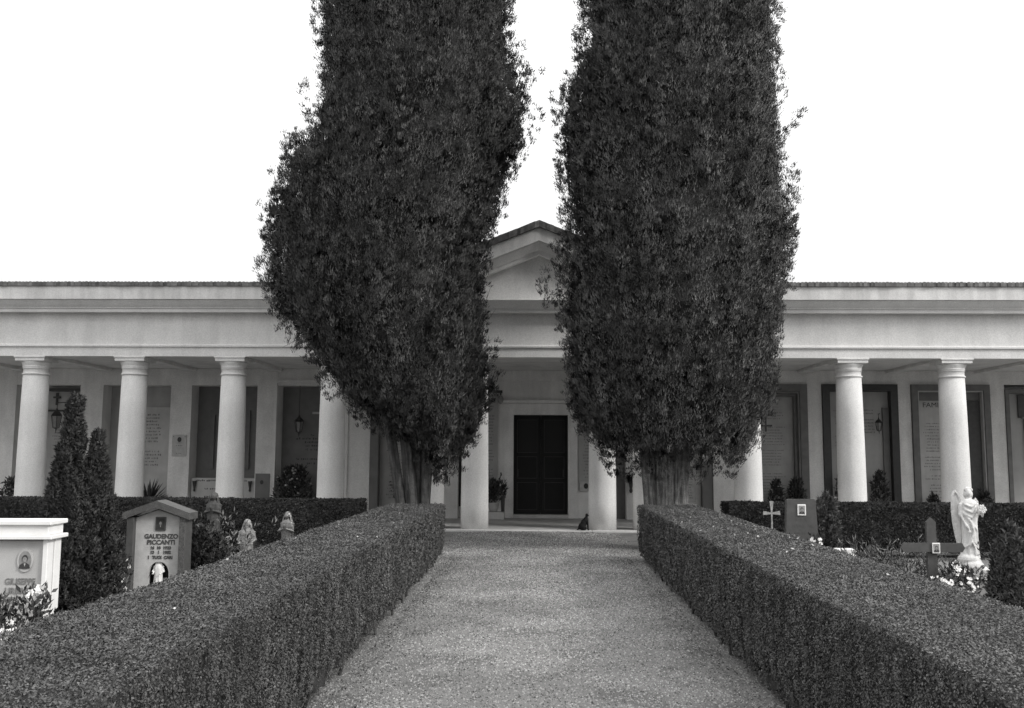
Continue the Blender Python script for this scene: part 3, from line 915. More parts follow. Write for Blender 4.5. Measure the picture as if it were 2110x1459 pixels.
def cypress(name, T, y0, label, stems, nlobes, seed, m, extra=(), sprig=118):
    r = np.random.default_rng(seed)
    cx0 = stems['x']
    t = empty(name, (cx0, y0, -.04), label, 'tree')
    off = Vector((-cx0, -y0, .04))
    zmax, zmin = T[0][0], T[-1][0]
    # lobe centres, spaced over the crown surface
    cen, ax, rad, ln, sh = [], [], [], [], []
    zz = r.uniform(zmin, zmax, nlobes)
    th = np.where(r.random(nlobes) < .62, r.uniform(math.pi * 1.0, math.pi * 2.0, nlobes), r.uniform(0, math.pi, nlobes))
    for z, a in zip(zz, th):
        l, q = profile(T, z)
        c, rx = (l + q) / 2, (q - l) / 2
        ry = min(rx * .95, 2.05)
        lr = r.choice([.11, .14, .18, .25]) * r.uniform(.85, 1.15) * (1 if rx > .8 else .6)
        L = r.uniform(.6, 1.5)
        k = 1 + r.normal(0, .05)
        rx2, ry2 = max(rx - lr * .90 - .02, .1) * k, max(ry - lr * .95, .1) * k
        out = np.array([math.cos(a), math.sin(a), 0.])
        p = np.array([c + rx2 * out[0], y0 + ry2 * out[1], z])
        d = np.array([out[0] * .24 + r.normal(0, .13), out[1] * .24 + r.normal(0, .13), 1.])
        if z < zmin + 1.2: d[2] = .55
        cen.append(p); ax.append(d / np.linalg.norm(d)); rad.append(lr); ln.append(L); sh.append(r.uniform(.7, 1.3))
    for e in extra:
        cen.append(np.array(e[0])); ax.append(np.array(e[1]) / np.linalg.norm(e[1])); rad.append(e[2]); ln.append(e[3]); sh.append(1)
    cen, ax, rad, ln = np.array(cen), np.array(ax), np.array(rad), np.array(ln)
    # every lobe carries small rounded tufts, every tuft its scale-leaf sprays
    nt_ = (12 * (rad / .19) * (ln / .8)).astype(int) + 4
    li = np.repeat(np.arange(len(cen)), nt_)
    m_ = len(li)
    tt = r.random(m_)
    env = np.sin(np.pi * np.clip(tt * .86 + .1, 0, 1)) ** .7
    rr_ = unit(r.normal(0, 1, (m_, 3)))
    perp = unit(rr_ - ax[li] * np.sum(rr_ * ax[li], 1, keepdims=True))
    TC = cen[li] + ax[li] * ((tt - .5) * ln[li])[:, None] + perp * (rad[li] * env * r.uniform(.70, .98, m_))[:, None]
    TD = unit(ax[li] * .8 + perp * .8)
    tr_ = r.uniform(.030, .062, m_)
    per = 27
    ti = np.repeat(np.arange(m_), per)
    q3 = r.normal(0, .66, (len(ti), 3)).clip(-1.1, 1.1)
    P = TC[ti] + q3 * tr_[ti][:, None] + TD[ti] * (r.uniform(-.6, .8, len(ti)) * tr_[ti])[:, None]
    D = ax[li][ti] * 1.0 + perp[ti] * .35 + q3 * .12 + (0, 0, .2)
    # fill directly on the crown surface so that no bald patch shows
    nf = 95000
    zf = r.uniform(zmin + .1, zmax, nf); af = np.where(r.random(nf) < .6, r.uniform(math.pi, 2 * math.pi, nf), r.uniform(0, math.pi, nf))
    lf, qf = profile(T, zf)
    cf, rf_ = (lf + qf) / 2, (qf - lf) / 2
    ridge = np.sin(af * 17 + 1.6 * np.sin(zf * 1.3 + af * 2)) * .6 + np.sin(af * 31 + 2.2 * np.sin(zf * 2.1) + zf) * .4
    bum = .885 + .04 * wob(zf * .9, af * 1.5) + .045 * ridge * (.6 + .4 * np.sin(zf * 4 + af * 9)) + r.uniform(-.03, .05, nf)
    tan_ = np.stack([-np.sin(af), np.cos(af), np.zeros(nf)], -1)
    slope = (np.cos(af * 17 + 1.6 * np.sin(zf * 1.3 + af * 2)) * .6 + np.cos(af * 31 + 2.2 * np.sin(zf * 2.1) + zf) * .5)[:, None]
    Pf = np.stack([cf + rf_ * bum * np.cos(af), y0 + np.minimum(rf_ * .95, 2.05) * bum * np.sin(af), zf], -1)
    Df = np.stack([np.cos(af) * .45, np.sin(af) * .45, np.full(nf, 1.0)], -1)
    Nf_ = unit(np.stack([np.cos(af), np.sin(af), np.full(nf, .3)], -1) - tan_ * slope * .8)
    Q = np.concatenate([tri_blades(P, D, .055, .0145, .28), tri_blades(Pf, Df, .072, .016, .35), tri_blades(Pf + r.normal(0, .03, Pf.shape), Df, .065, .016, .45)])
    NF = unit(np.concatenate([unit(perp[ti] * 1.1 + q3 * .12 + (0, 0, .22)), Nf_, Nf_]) + r.normal(0, .13, (len(Q), 3)))
    link('crown', facing(tri_mesh('crown', Q), NF, 3), m, t, off)
    # inner mass: smaller bumpy body that stops the light
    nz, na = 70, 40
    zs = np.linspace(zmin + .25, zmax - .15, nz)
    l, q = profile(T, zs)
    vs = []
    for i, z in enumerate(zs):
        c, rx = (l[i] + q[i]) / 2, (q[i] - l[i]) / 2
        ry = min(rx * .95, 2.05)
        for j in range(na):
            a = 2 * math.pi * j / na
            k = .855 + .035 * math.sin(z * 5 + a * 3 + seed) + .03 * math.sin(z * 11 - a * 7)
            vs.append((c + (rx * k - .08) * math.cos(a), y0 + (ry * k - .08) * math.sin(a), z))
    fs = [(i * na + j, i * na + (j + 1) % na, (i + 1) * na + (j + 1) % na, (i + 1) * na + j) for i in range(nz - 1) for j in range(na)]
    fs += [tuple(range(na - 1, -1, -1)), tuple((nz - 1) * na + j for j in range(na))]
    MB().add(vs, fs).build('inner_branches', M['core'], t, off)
    # trunk of fused, fluted stems
    for (xa, ya, xb, yb, ra, rb, zt) in stems['stems']:
        n2, rows = 28, 16
        vs = []
        ph = r.uniform(0, 6.28); fl = r.integers(4, 7)
        for i in range(rows + 1):
            u = i / rows; z = -.05 + u * zt
            cxx, cyy = xa + (xb - xa) * u, ya + (yb - ya) * u
            rad_ = (ra + (rb - ra) * u) * (1 + .35 * math.exp(-u * 9))
            for j in range(n2):
                a = 2 * math.pi * j / n2
                k = 1 + .13 * math.cos(fl * a + ph + u * 1.2) + .06 * math.cos(11 * a + u * 3 + ph) + .03 * math.sin(17 * a + u * 8)
                vs.append((cxx + rad_ * k * math.cos(a), cyy + rad_ * k * math.sin(a), z))
        fs = [(i * n2 + j, i * n2 + (j + 1) % n2, (i + 1) * n2 + (j + 1) % n2, (i + 1) * n2 + j) for i in range(rows) for j in range(n2)]
        MB().add(vs, fs).build('trunk', stems['bark'], t, off, smooth=True)
    if stems.get('twigs'):
        tw = MB()
        for (p0, p1, r0) in stems['twigs']:
            p0, p1 = Vector(p0), Vector(p1)
            mid = (p0 + p1) / 2 + Vector((r.normal(0, .05), 0, .05))
            tw.tube([p0, mid, p1], [r0, r0 * .7, r0 * .3], 4)
            for k in range(3):
                s = p0.lerp(p1, .4 + .2 * k); tw.tube([s, s + Vector((r.normal(0, .09), r.normal(0, .08), r.uniform(.08, .2)))], [r0 * .5, r0 * .2], 3)
        tw.build('dead_twigs', M['twig'], t, off)['kind'] = 'stuff'
    return t


Y_L, Y_R = 17.75, 17.75
stemsL = dict(x=-2.2, bark=M['bark'], stems=[(-2.33, 17.62, -2.80, 17.55, .085, .085, 2.9), (-2.17, 17.60, -2.50, 17.6, .095, .095, 3.1), (-2.05, 17.72, -1.95, 17.7, .085, .12, 3.1), (-2.25, 17.85, -2.55, 17.9, .08, .09, 3.2), (-2.13, 17.8, -2.2, 17.85, .08, .12, 3.0)],
              twigs=[((-1.15, 17.1, 3.7), (-.80, 16.9, 4.7), .008), ((-1.1, 17.1, 3.6), (-.72, 16.9, 4.25), .007), ((-1.1, 17.1, 3.3), (-.76, 16.95, 3.75), .006), ((-1.2, 17.1, 4.6), (-.78, 16.9, 5.3), .008), ((-4.1, 17, 3.8), (-4.55, 16.9, 3.55), .008), ((-1.2, 17.0, 3.9), (-.9, 16.8, 4.5), .006)])
exL = []
for p in ((-.42, 17.6, 8.2), (-.30, 17.5, 8.8), (-.22, 17.5, 8.35), (-.30, 17.6, 7.75), (-.55, 17.6, 9.9), (-.60, 17.5, 10.5), (-.62, 17.5, 7.0), (-.72, 17.5, 6.2), (-4.85, 17.6, 6.3), (-4.95, 17.6, 5.8), (-4.6, 17.5, 7.2), (-5.0, 17.5, 4.75), (-4.55, 17.4, 4.05), (-4.35, 17.4, 3.75), (-.95, 17.3, 3.0), (-.9, 17.3, 3.3)):
    for k in range(2):
        exL.append((tuple(np.array(p) + rng.normal(0, .07, 3)), (rng.normal(0, .35), 0, 1), .13, .42))
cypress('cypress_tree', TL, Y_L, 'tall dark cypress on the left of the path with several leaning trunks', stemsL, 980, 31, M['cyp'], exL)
stemsR = dict(x=2.35, bark=M['bark2'], stems=[(2.16, 17.60, 1.98, 17.6, .115, .15, 2.9), (2.36, 17.55, 2.38, 17.5, .15, .17, 3.0), (2.58, 17.65, 2.78, 17.6, .11, .14, 2.9), (2.36, 17.85, 2.35, 17.9, .24, .28, 3.1), (2.48, 17.55, 2.58, 17.5, .10, .12, 2.9)],
              twigs=[((.75, 17.2, 4.55), (.32, 17.0, 4.85), .012), ((.75, 17.2, 4.4), (.25, 17.0, 4.55), .010), ((4.55, 17.6, 7.6), (5.05, 17.6, 8.15), .012), ((1.0, 17.6, 9.4), (.68, 17.5, 9.75), .012), ((.7, 17.4, 7.7), (.42, 17.3, 8.1), .012)])
exR = []
for p, d in (((.16, 16.95, 4.86), (0, 0, 1)), ((.13, 16.95, 4.62), (-.2, 0, 1)), ((.25, 16.95, 4.45), (.6, 0, 1)), ((.36, 16.95, 4.55), (.5, 0, .7)), ((.42, 17, 4.3), (.2, 0, 1)),
             ((.72, 17.5, 9.74), (1, 0, .1)), ((.92, 17.5, 9.78), (1, 0, .2)), ((.50, 17.3, 8.3), (0, 0, 1)), ((.55, 17.3, 8.55), (.3, 0, 1)), ((.40, 17.3, 7.9), (-.3, 0, 1)), ((.55, 17.3, 7.6), (0, 0, 1)), ((.48, 17.3, 7.1), (0, 0, 1)),
             ((.6, 17.4, 2.75), (0, 0, 1)), ((4.65, 17.5, 6.0), (.2, 0, 1)), ((4.72, 17.5, 5.3), (.2, 0, 1)), ((4.6, 17.5, 7.2), (.2, 0, 1))):
    exR.append((p, d, .095, .34))
exR += [((4.72, 17.6, 7.75), (1, 0, 1.05), .12, .55), ((4.88, 17.6, 7.95), (1, 0, .9), .10, .5), ((4.98, 17.6, 8.1), (1, 0, .9), .05, .3)]
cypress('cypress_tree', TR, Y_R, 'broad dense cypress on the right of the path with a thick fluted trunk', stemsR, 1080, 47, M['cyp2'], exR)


# ------------------------------------------------------------------ clipped hedges
def hedge(x0, x1, y0, y1, h, label, segs, group=None, faces='tblr', streaks=True, seed=1, tops=1.0, outer=0, leaf_m='hedge'):
    """segs: list of (ya, yb, leaf length, leaves per m2)"""
    t = empty('clipped_hedge', ((x0 + x1) / 2, y0, -.04), label, 'hedge', group)
    off = Vector((-(x0 + x1) / 2, -y0, .04))
    r = np.random.default_rng(seed)
    Ps, Ns, Ls = [], [], []
    gaps = [(r.uniform(3, 15), h * r.uniform(.35, .95), r.uniform(.02, .06)) for _ in range(16)]

    def bump(a, b_, f):
        return wob(a * f, b_ * f) * .5 + .5 * wob(a * f * 2.7 + 3, b_ * f * 2.7)
    for ya, yb, sz_, dens in segs:
        # top
        n_ = int((x1 - x0) * (yb - ya) * dens * tops)
        X = r.uniform(x0, x1, n_); Y = r.uniform(ya, yb, n_)
        edge = np.minimum(X - x0, x1 - X)
        Z = h + .018 * bump(X, Y, 1.5) + r.normal(0, .007, n_) - .016 * np.exp(-edge / .02)
        Ps.append(np.stack([X, Y, Z], -1)); Ns.append(np.tile([0, 0, 1.], (n_, 1))); Ls.append(np.full(n_, sz_))
        # long sides
        for sx, xx in ((-1, x0), (1, x1)):
            n_ = int(h * (yb - ya) * dens * (.35 if outer == sx else 1.1))
            Y = r.uniform(ya, yb, n_); Z = h * (1 - r.random(n_) ** .9 * .97)
            d = .030 * bump(Y, Z, 1.3) + (.018 * np.sin(Y * 23 + 3 * np.sin(Y * 3.1)) * (1 - .7 * Z / h) if streaks else 0) + r.normal(0, .009, n_)
            low = Z < .10 + .09 * (wob(Y * 1.7, Y * .3) + .3)
            thin = np.zeros(n_, bool)
            for yk, zk, wk in gaps: thin |= (np.abs(Y - yk - .03 * np.sin(Z * 14)) < wk * (1.15 - Z / h)) & (Z < zk)
            keep = ~(low & (r.random(n_) < .75)) & ~(thin & (r.random(n_) < .86))
            X = xx + sx * (d + .02 * np.clip(1 - Z / .25, 0, 1) * -3)
            Ps.append(np.stack([X, Y, Z], -1)[keep]); Ns.append(np.tile([sx * 1., 0, .25], (n_, 1))[keep]); Ls.append(np.full(n_, sz_)[keep])
    for sy, yy, sg in ((-1, y0, segs[0]), (1, y1, segs[-1])):
        n_ = int(h * (x1 - x0) * sg[3])
        X = r.uniform(x0, x1, n_); Z = h * (1 - r.random(n_) * .97)
        Y = yy + sy * (.02 * bump(X, Z, 1.3) + r.normal(0, .013, n_))
        Ps.append(np.stack([X, Y, Z], -1)); Ns.append(np.tile([0, sy * 1., .25], (n_, 1))); Ls.append(np.full(n_, sg[2]))
    P, Nn, L = np.concatenate(Ps), np.concatenate(Ns), np.concatenate(Ls)
    NF = unit(Nn + rng.normal(0, .34, Nn.shape))
    link('foliage', facing(quad_mesh('foliage', leaves(P, Nn, L, L * .6, .8)), NF, 4), M[leaf_m], t, off)
    # inside
    ny_ = max(4, int((y1 - y0) / .12)); vs, fs = [], []
    ring = [(x0 + .05, .06), (x0 + .022, .3), (x0 + .022, h - .06), (x0 + .06, h - .022), (x1 - .06, h - .022), (x1 - .022, h - .06), (x1 - .022, .3), (x1 - .05, .06)]
    for i in range(ny_ + 1):
        yy = y0 + .02 + (y1 - y0 - .04) * i / ny_
        for k, (a, z) in enumerate(ring):
            s = .012 * math.sin(yy * 9 + k * 2) + .008 * math.sin(yy * 23 + k)
            vs.append((a + (s if k < 4 else -s) * (k not in (3, 4)), yy, z + (s * .6 if k in (2, 3, 4, 5) else s * 2 if k in (0, 7) else 0)))
    nr = len(ring)
    fs = [(i * nr + k, i * nr + (k + 1) % nr, (i + 1) * nr + (k + 1) % nr, (i + 1) * nr + k) for i in range(ny_) for k in range(nr)]
    fs += [tuple(range(nr))[::-1], tuple(ny_ * nr + k for k in range(nr))]
    MB().add(vs, fs).build('inner_twigs', M['hedgec'], t, off)
    # stems showing at the foot
    sm = MB(); y = y0 + .3
    while y < y1:
        for xx in (x0 + .06, x1 - .06):
            if r.random() < .4:
                sm.tube([(xx + r.normal(0, .015), y, -.03), (xx + r.normal(0, .03), y + r.normal(0, .03), .13), (xx + r.normal(0, .03), y + r.normal(0, .05), .28)], [.014, .010, .007], 5)
        y += r.uniform(.28, .6)
    sm.build('stems', M['bark'], t, off)['kind'] = 'stuff'
    return t


segs = [(2.5, 3.4, .0125, 14000), (3.4, 5.0, .0135, 16500), (5.0, 7.5, .016, 12500), (7.5, 11, .020, 7600), (11, 15.8, .026, 4300)]
lh = hedge(-2.33, -1.42, 2.5, 15.8, .84, 'long clipped hedge on the left edge of the gravel path', segs, 'hedges lining the path', seed=5, outer=-1)
lh.rotation_euler = (0, 0, .009); lh.location.x += .045
rh = hedge(1.57, 2.52, 2.5, 15.7, .85, 'long clipped hedge on the right edge of the gravel path', segs, 'hedges lining the path', seed=6, outer=1)
rh.rotation_euler = (0, 0, -.012); rh.location.x -= .045


def cross_hedge(x0, x1, yc, w, h, label, seed):
    """a hedge running across the view: built along y, turned a quarter"""
    L = x1 - x0
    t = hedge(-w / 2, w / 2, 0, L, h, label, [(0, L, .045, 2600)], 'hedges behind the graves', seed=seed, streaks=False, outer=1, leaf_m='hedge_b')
    t.location = (x1, yc, -.04)
    t.rotation_euler = (0, 0, math.pi / 2)
    return t


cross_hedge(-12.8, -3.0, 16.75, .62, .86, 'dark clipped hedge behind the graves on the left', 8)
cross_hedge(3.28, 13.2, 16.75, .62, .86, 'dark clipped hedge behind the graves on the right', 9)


# ------------------------------------------------------------------ shrubs beside the graves
def conifer(name, x, y, spires, label, m, cat='shrub', seed=1, blade=.06, bw=.02, dens=1500, z_off=-.04):
    """spires: list of (dx, dy, height, radius, z0)"""
    r = np.random.default_rng(seed)
    t = empty(name, (x, y, z_off), label, cat)
    Q = []; NN = []; core = MB()
    for dx, dy, h, rad, z0 in spires:
        nl = int(26 * (h - z0) / max(rad, .08) * .55) + 14
        for k in range(nl):
            u = r.random() ** 1.15
            z = z0 + (h - z0) * u * .9
            env = rad * (math.sin(math.pi * min(1, u * .62 + .36)) ** .8)
            a = r.uniform(0, 6.283)
            lr = max(.03, env * .30)
            L = r.uniform(.7, 1.3) * max(.12, rad * .9)
            p = np.array([dx + (env - lr * .6) * math.cos(a), dy + (env - lr * .6) * math.sin(a), z])
            ax = np.array([math.cos(a) * .3, math.sin(a) * .3, 1.]); ax /= np.linalg.norm(ax)
            n_ = int(dens * lr * L * 3.6) + 14
            tt = r.random(n_); e = np.sin(np.pi * (tt * .85 + .1)) ** .7
            pr = unit(r.normal(0, 1, (n_, 3)))
            pp = unit(pr - ax * (pr @ ax)[:, None])
            P = p + ax * ((tt - .4) * L)[:, None] + pp * (lr * e * r.uniform(.5, 1.05, n_))[:, None]
            Q.append(tri_blades(P, ax * .8 + pp * .7, blade, bw * 1.3, .4)); NN.append(unit(pp * .8 + np.array([math.cos(a), math.sin(a), .3]) * .6 + r.normal(0, .25, pp.shape)))
        core.lathe([(rad * .4, z0), (rad * .55, z0 + (h - z0) * .2), (rad * .48, z0 + (h - z0) * .5), (rad * .22, z0 + (h - z0) * .8), (.01, h * .93)], dx, dy, 12)
    link('foliage', facing(tri_mesh('foliage', np.concatenate(Q)), np.concatenate(NN), 3), m, t)
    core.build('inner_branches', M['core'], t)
    st_ = MB()
    for dx, dy, h, rad, z0 in spires: st_.tube([(dx * .4, dy * .4, -.02), (dx, dy, z0 + .1)], .03, 6)
    st_.build('stem', M['bark'], t)
    return t


conifer('juniper_shrub', -4.95, 10.4, [(-.12, 0, 2.48, .22, .03), (.16, -.02, 2.04, .18, .03), (-.34, .05, 1.35, .16, .05), (.31, .02, 1.25, .16, .03), (-.22, -.05, 1.8, .18, .05), (.03, -.1, 1.75, .20, .03)],
        'tall dark juniper with two pointed tips between the two left headstones', M['shrub'], seed=61, blade=.042, bw=.014, dens=5200)
conifer('juniper_shrub', 4.55, 9.4, [(0, 0, 1.10, .15, .02), (.13, .04, 1.04, .13, .02), (-.10, 0, .88, .11, .02), (.24, 0, .88, .12, .02), (.03, -.08, .98, .13, .02)],
        'dense rounded shrub of upright shoots at the right edge beside the angel', M['shrub_m'], seed=62, blade=.045, bw=.016, dens=4200)
conifer('columnar_shrub', 4.08, 13.6, [(-.09, 0, 1.14, .09, .02), (.0, .03, 1.24, .07, .02), (.09, 0, 1.17, .08, .02), (.05, -.05, .9, .10, .02)],
        'slim grey upright shrub right of the granite headstone', M['shrub_l'], seed=63, blade=.05, bw=.016, dens=2600)
conifer('low_shrub', -4.23, 12.35, [(0, 0, .80, .18, .02), (.14, 0, .62, .16, .02), (-.12, .05, .7, .15, .02)],
        'dark bushy shrub directly right of the roofed headstone', M['shrub'], seed=64, blade=.055, bw=.02, dens=2200)


def spiky_plant(x, y, n_, rx, h, label, m, seed, lean=.35, wd=.02, name='spiky_plant'):
    r = np.random.default_rng(seed)
    t = empty(name, (x, y, -.04), label, 'plant')
    Q = []
    for k in range(n_):
        a = r.uniform(0, 6.28); q = math.sqrt(r.random())
        p = np.array([rx * q * math.cos(a), rx * .6 * q * math.sin(a), 0.])
        d = np.array([math.cos(a) * lean * q + r.normal(0, .1), math.sin(a) * lean * q, 1.])
        L = h * r.uniform(.6, 1.05)
        m_ = 26
        tt = r.uniform(.15, 1, m_)
        P = p + d * (tt * L)[:, None] + r.normal(0, .012, (m_, 3))
        Q.append(blades(P, np.tile(d, (m_, 1)) * .8 + r.normal(0, .35, (m_, 3)), .07, wd, .35))
    Q = np.concatenate(Q)
    link('leaves', facing(quad_mesh('leaves', Q), unit(r.normal(0, .6, (len(Q), 3)) + (.2, -.3, .7)), 4), m, t)
    return t


spiky_plant(-4.13, 12.7, 34, .19, .93, 'pale spiky plant with tall shoots left of the small Madonna statue', M['shrub_l'], 71)
spiky_plant(4.18, 11.5, 150, .38, .68, 'low pale feathery plants in front of the right back hedge', M['shrub_l'], 72, wd=.013)
spiky_plant(5.35, 11.0, 26, .12, .72, 'thin sprigs rising behind the angel on the right', M['shrub'], 73)


# ------------------------------------------------------------------ headstones
# 1: large white marble stone at the left edge
pass
t = empty('headstone', (-4.69, 8.45, -.04), 'large white marble headstone with oval portrait at the left edge', 'headstone', rz=R_(4))
MB().bbox(-.42, .385, -.10, .15, 0, .90, .006).build('slab', M['marble_front'], t)
each('side_post', [(.387, .43, -.13, -.01, 0, .91), (.387, .43, .02, .15, 0, .91), (-.50, -.44, -.13, .15, 0, .91)], M['marble'], t, .005)
q = MB(); q.bbox(-.55, .475, -.175, .185, .912, .948, .006); q.build('lower_moulding', M['marble'], t)
q = MB(); q.bbox(-.50, .435, -.145, .16, .949, 1.035, .004); q.build('cap', M['marble'], t)
q = MB(); q.bbox(-.54, .465, -.175, .185, 1.036, 1.075, .006); q.build('top_slab', M['marble'], t)
portrait(t, .235, .73, .135, .20, -.101, oval=True)
text('inscription', 'GIUSEPPE', .052, .20, -.105, .525, M['letter_l'], t, bold=.0012, width=.26)
text('inscription', 'URBINI', .052, .175, -.105, .445, M['letter_l'], t, bold=.0012, width=.20)
text('inscription', 'VED', .052, .13, -.105, .365, M['letter_l'], t, bold=.0012, width=.12)

# 2: roofed granite stone with niche
t = empty('headstone', (-4.52, 11.6, -.04), 'granite headstone shaped like a small gabled house with a white statuette in its niche', 'headstone', rz=R_(3))
# slab with an arched opening
ax0, ax1, az = -.125, .115, .24
sl = MB()
arch = [(ax1, 0.0)] + [((ax0 + ax1) / 2 + (ax1 - ax0) / 2 * math.cos(a), az + .14 * math.sin(a)) for a in np.linspace(0, math.pi, 15)] + [(ax0, 0.0)]
# triangulate the ring between the arch and the outline by hand: left jamb, right jamb, head
top = [(ax1, 0), (.24, 0), (.24, .90), (-.03, .995), (-.298, .90), (-.298, 0), (ax0, 0), (ax0, az)] + [((ax0 + ax1) / 2 + (ax1 - ax0) / 2 * math.cos(a), az + .14 * math.sin(a)) for a in np.linspace(math.pi, 0, 15)[1:]]
vs = [(a, -.04, z) for a, z in top] + [(a, .03, z) for a, z in top]
nt = len(top)
sl.add(vs, [(i, (i + 1) % nt, nt + (i + 1) % nt, nt + i) for i in range(nt)] + [tuple(range(nt)), tuple(range(nt, 2 * nt))[::-1]])
me = sl.mesh('slab')
link('slab', me, M['marble_grey'], t)
MB().box(-.298, .238, .12, .15, 0, .9).build('niche_back', M['black'], t)
q = MB(); q.bbox(-.38, -.301, -.12, .16, 0, .91, .004); q.build('side_post', M['granite_d'], t)
q = MB(); q.bbox(.244, .315, -.12, .16, 0, .91, .004); q.build('side_post', M['granite'], t)
q = MB(); q.prism([(-.43, .885), (-.03, 1.025), (.37, .885), (.37, .965), (-.03, 1.11), (-.43, .965)], 'y', -.15, .19)
q.build('gable_roof', M['granite'], t)
portrait(t, .0, .83, .125, .165, -.041)
for body, z, hh, w in (('GAUDENZO', .655, .052, .40), ('PICCANTI', .585, .052, .33), ('16  10  1923', .528, .034, .24), ('13   1   1982', .474, .034, .24), ('I   TUOI  CARI', .414, .034, .29)):
    text('inscription', body, hh, .01, -.044, z, M['letter'], t, bold=.0028, width=w)

# 3: granite stone on the right
t = empty('headstone', (3.55, 13.0, -.04), 'dark grey granite headstone with rounded corners and framed photograph', 'headstone')
ol = []
w0, w1, h1, rc = .235, .19, 1.115, .035
for cx_, a0 in ((w1 - rc, 0), (-w1 + rc, 90)):
    for k in range(5):
        a = R_(a0 + k * 22.5); ol.append((cx_ + rc * math.cos(a), h1 - rc + rc * math.sin(a)))
ol = [(w0, 0)] + ol + [(-w0, 0)]
MB().prism(ol, 'y', -.05, .05).build('slab', M['granite_d'], t)
q = MB(); q.prism([(a * 1.012, z * 1.004) for a, z in ol], 'y', -.046, -.036); q.build('edge_band', M['granite'], t)
portrait(t, 0, .975, .11, .145, -.051, pale=True)
q = MB()
script_lines(q, -.11, .11, .83, .84, -.0525, .4, .034, fill=1.1, rnd=random.Random(1)); script_lines(q, -.11, .11, .74, .75, -.0525, .4, .042, fill=1.2, rnd=random.Random(2)); script_lines(q, -.11, .13, .65, .66, -.0525, .4, .034, fill=1.1, rnd=random.Random(5))
q.build('inscription', M['letter'], t)['kind'] = 'stuff'

# metal cross beside it
t = empty('grave_cross', (3.165, 13.0, -.04), 'slim polished metal cross with flared ends left of the granite headstone', 'cross')
q = MB()
prof = [(.028, .55), (.018, .62), (.014, .85), (.016, .92)]
q.prism([(-.026, 0), (.026, 0), (.012, .50), (.009, .88), (.009, .95), (.026, 1.085), (-.026, 1.085), (-.009, .95), (-.009, .88), (-.012, .50)], 'y', -.012, .012)
q.build('upright', M['steel'], t)
for sx in (-1, 1):
    q = MB(); q.prism([(sx * .115, .902), (sx * .11, .955), (sx * .0095, .936), (sx * .0095, .914)], 'y', -.011, .011); q.build('arm', M['steel'], t)

# low wide wooden cross
t = empty('grave_cross', (4.455, 11.0, -.04), 'squat wooden cross with pointed ends and a small photograph in front of the angel', 'cross')
MB().prism([(-.055, 0), (.055, 0), (.052, .95), (0, 1.0), (-.052, .95)], 'y', -.02, .02).build('post', M['wood'], t)
MB().prism([(-.355, .665), (-.325, .62), (.325, .62), (.355, .665), (.325, .72), (-.325, .72)], 'y', -.045, -.021).build('crossbar', M['wood'], t)
portrait(t, .03, .665, .085, .115, -.046, pale=True)

# small white marker behind the hedge
t = empty('grave_marker', (3.98, 12.5, -.04), 'small bright white marker stone at the foot of the slim shrub', 'grave marker')
q = MB(); q.bbox(-.13, .10, -.10, .10, .38, .51, .004); q.build('top_block', M['marble'], t)
q = MB(); q.bbox(-.11, .08, -.08, .08, 0, .378, .004); q.build('base', M['marble_grey'], t)


# ------------------------------------------------------------------ statues
def robe(mb, rings, folds=9, amp=.06, n=40, seed=0):
    """rings: (z, rx, ry, cx, cy)"""
    r = random.Random(seed); ph = r.uniform(0, 6)
    vs = []
    m_ = 4
    full = []
    for (a, b_) in zip(rings[:-1], rings[1:]):
        for k in range(m_): full.append([a[i] + (b_[i] - a[i]) * k / m_ for i in range(5)])
    full.append(list(rings[-1]))
    H = rings[-1][0] - rings[0][0]
    for z, rx, ry, cx, cy in full:
        u = (z - rings[0][0]) / H
        k_ = amp * (1 - u) ** .6
        for i in range(n):
            t_ = 2 * math.pi * i / n
            f = 1 + k_ * math.sin(folds * t_ + ph + u * 3) + k_ * .5 * math.sin(folds * 1.7 * t_ - u * 5)
            vs.append((cx + rx * f * math.cos(t_), cy + ry * f * math.sin(t_), z))
    fs = [(i * n + k, i * n + (k + 1) % n, (i + 1) * n + (k + 1) % n, (i + 1) * n + k) for i in range(len(full) - 1) for k in range(n)]
    fs += [tuple(range(n - 1, -1, -1)), tuple((len(full) - 1) * n + k for k in range(n))]
    mb.add(vs, fs)


# plinth / grave chest under the angel
t = empty('grave_chest', (5.12, 11.42, -.04), 'pale marble grave chest with rough stones under the angel', 'grave')
q = MB(); q.bbox(-.30, .62, -.30, .34, 0, .30, .01); q.build('chest', M['marble_grey'], t)
q = MB(); q.bbox(-.33, .65, -.33, .36, .302, .345, .01); q.build('lid', M['slab2'], t)
q = MB(); q.bbox(-.26, .20, -.12, .22, .347, .40, .012); q.build('plinth', M['marble'], t)

t = empty('angel_statue', (5.07, 11.42, .362), 'white marble angel with raised wing holding a bunch of flowers', 'statue', rz=R_(-6))
b = MB()
b.lathe([(.165, 0), (.17, .02), (.155, .05), (.13, .07)], n=24)
b.ell((-.03, -.02, .09), (.15, .11, .07))
robe(b, [(.04, .13, .11, 0, 0), (.12, .115, .095, .0, 0), (.30, .100, .085, .01, 0), (.46, .098, .08, .01, .0), (.56, .090, .07, 0, .0), (.64, .104, .072, 0, 0), (.70, .108, .07, 0, 0), (.735, .07, .05, 0, 0)], 9, .10, seed=2)
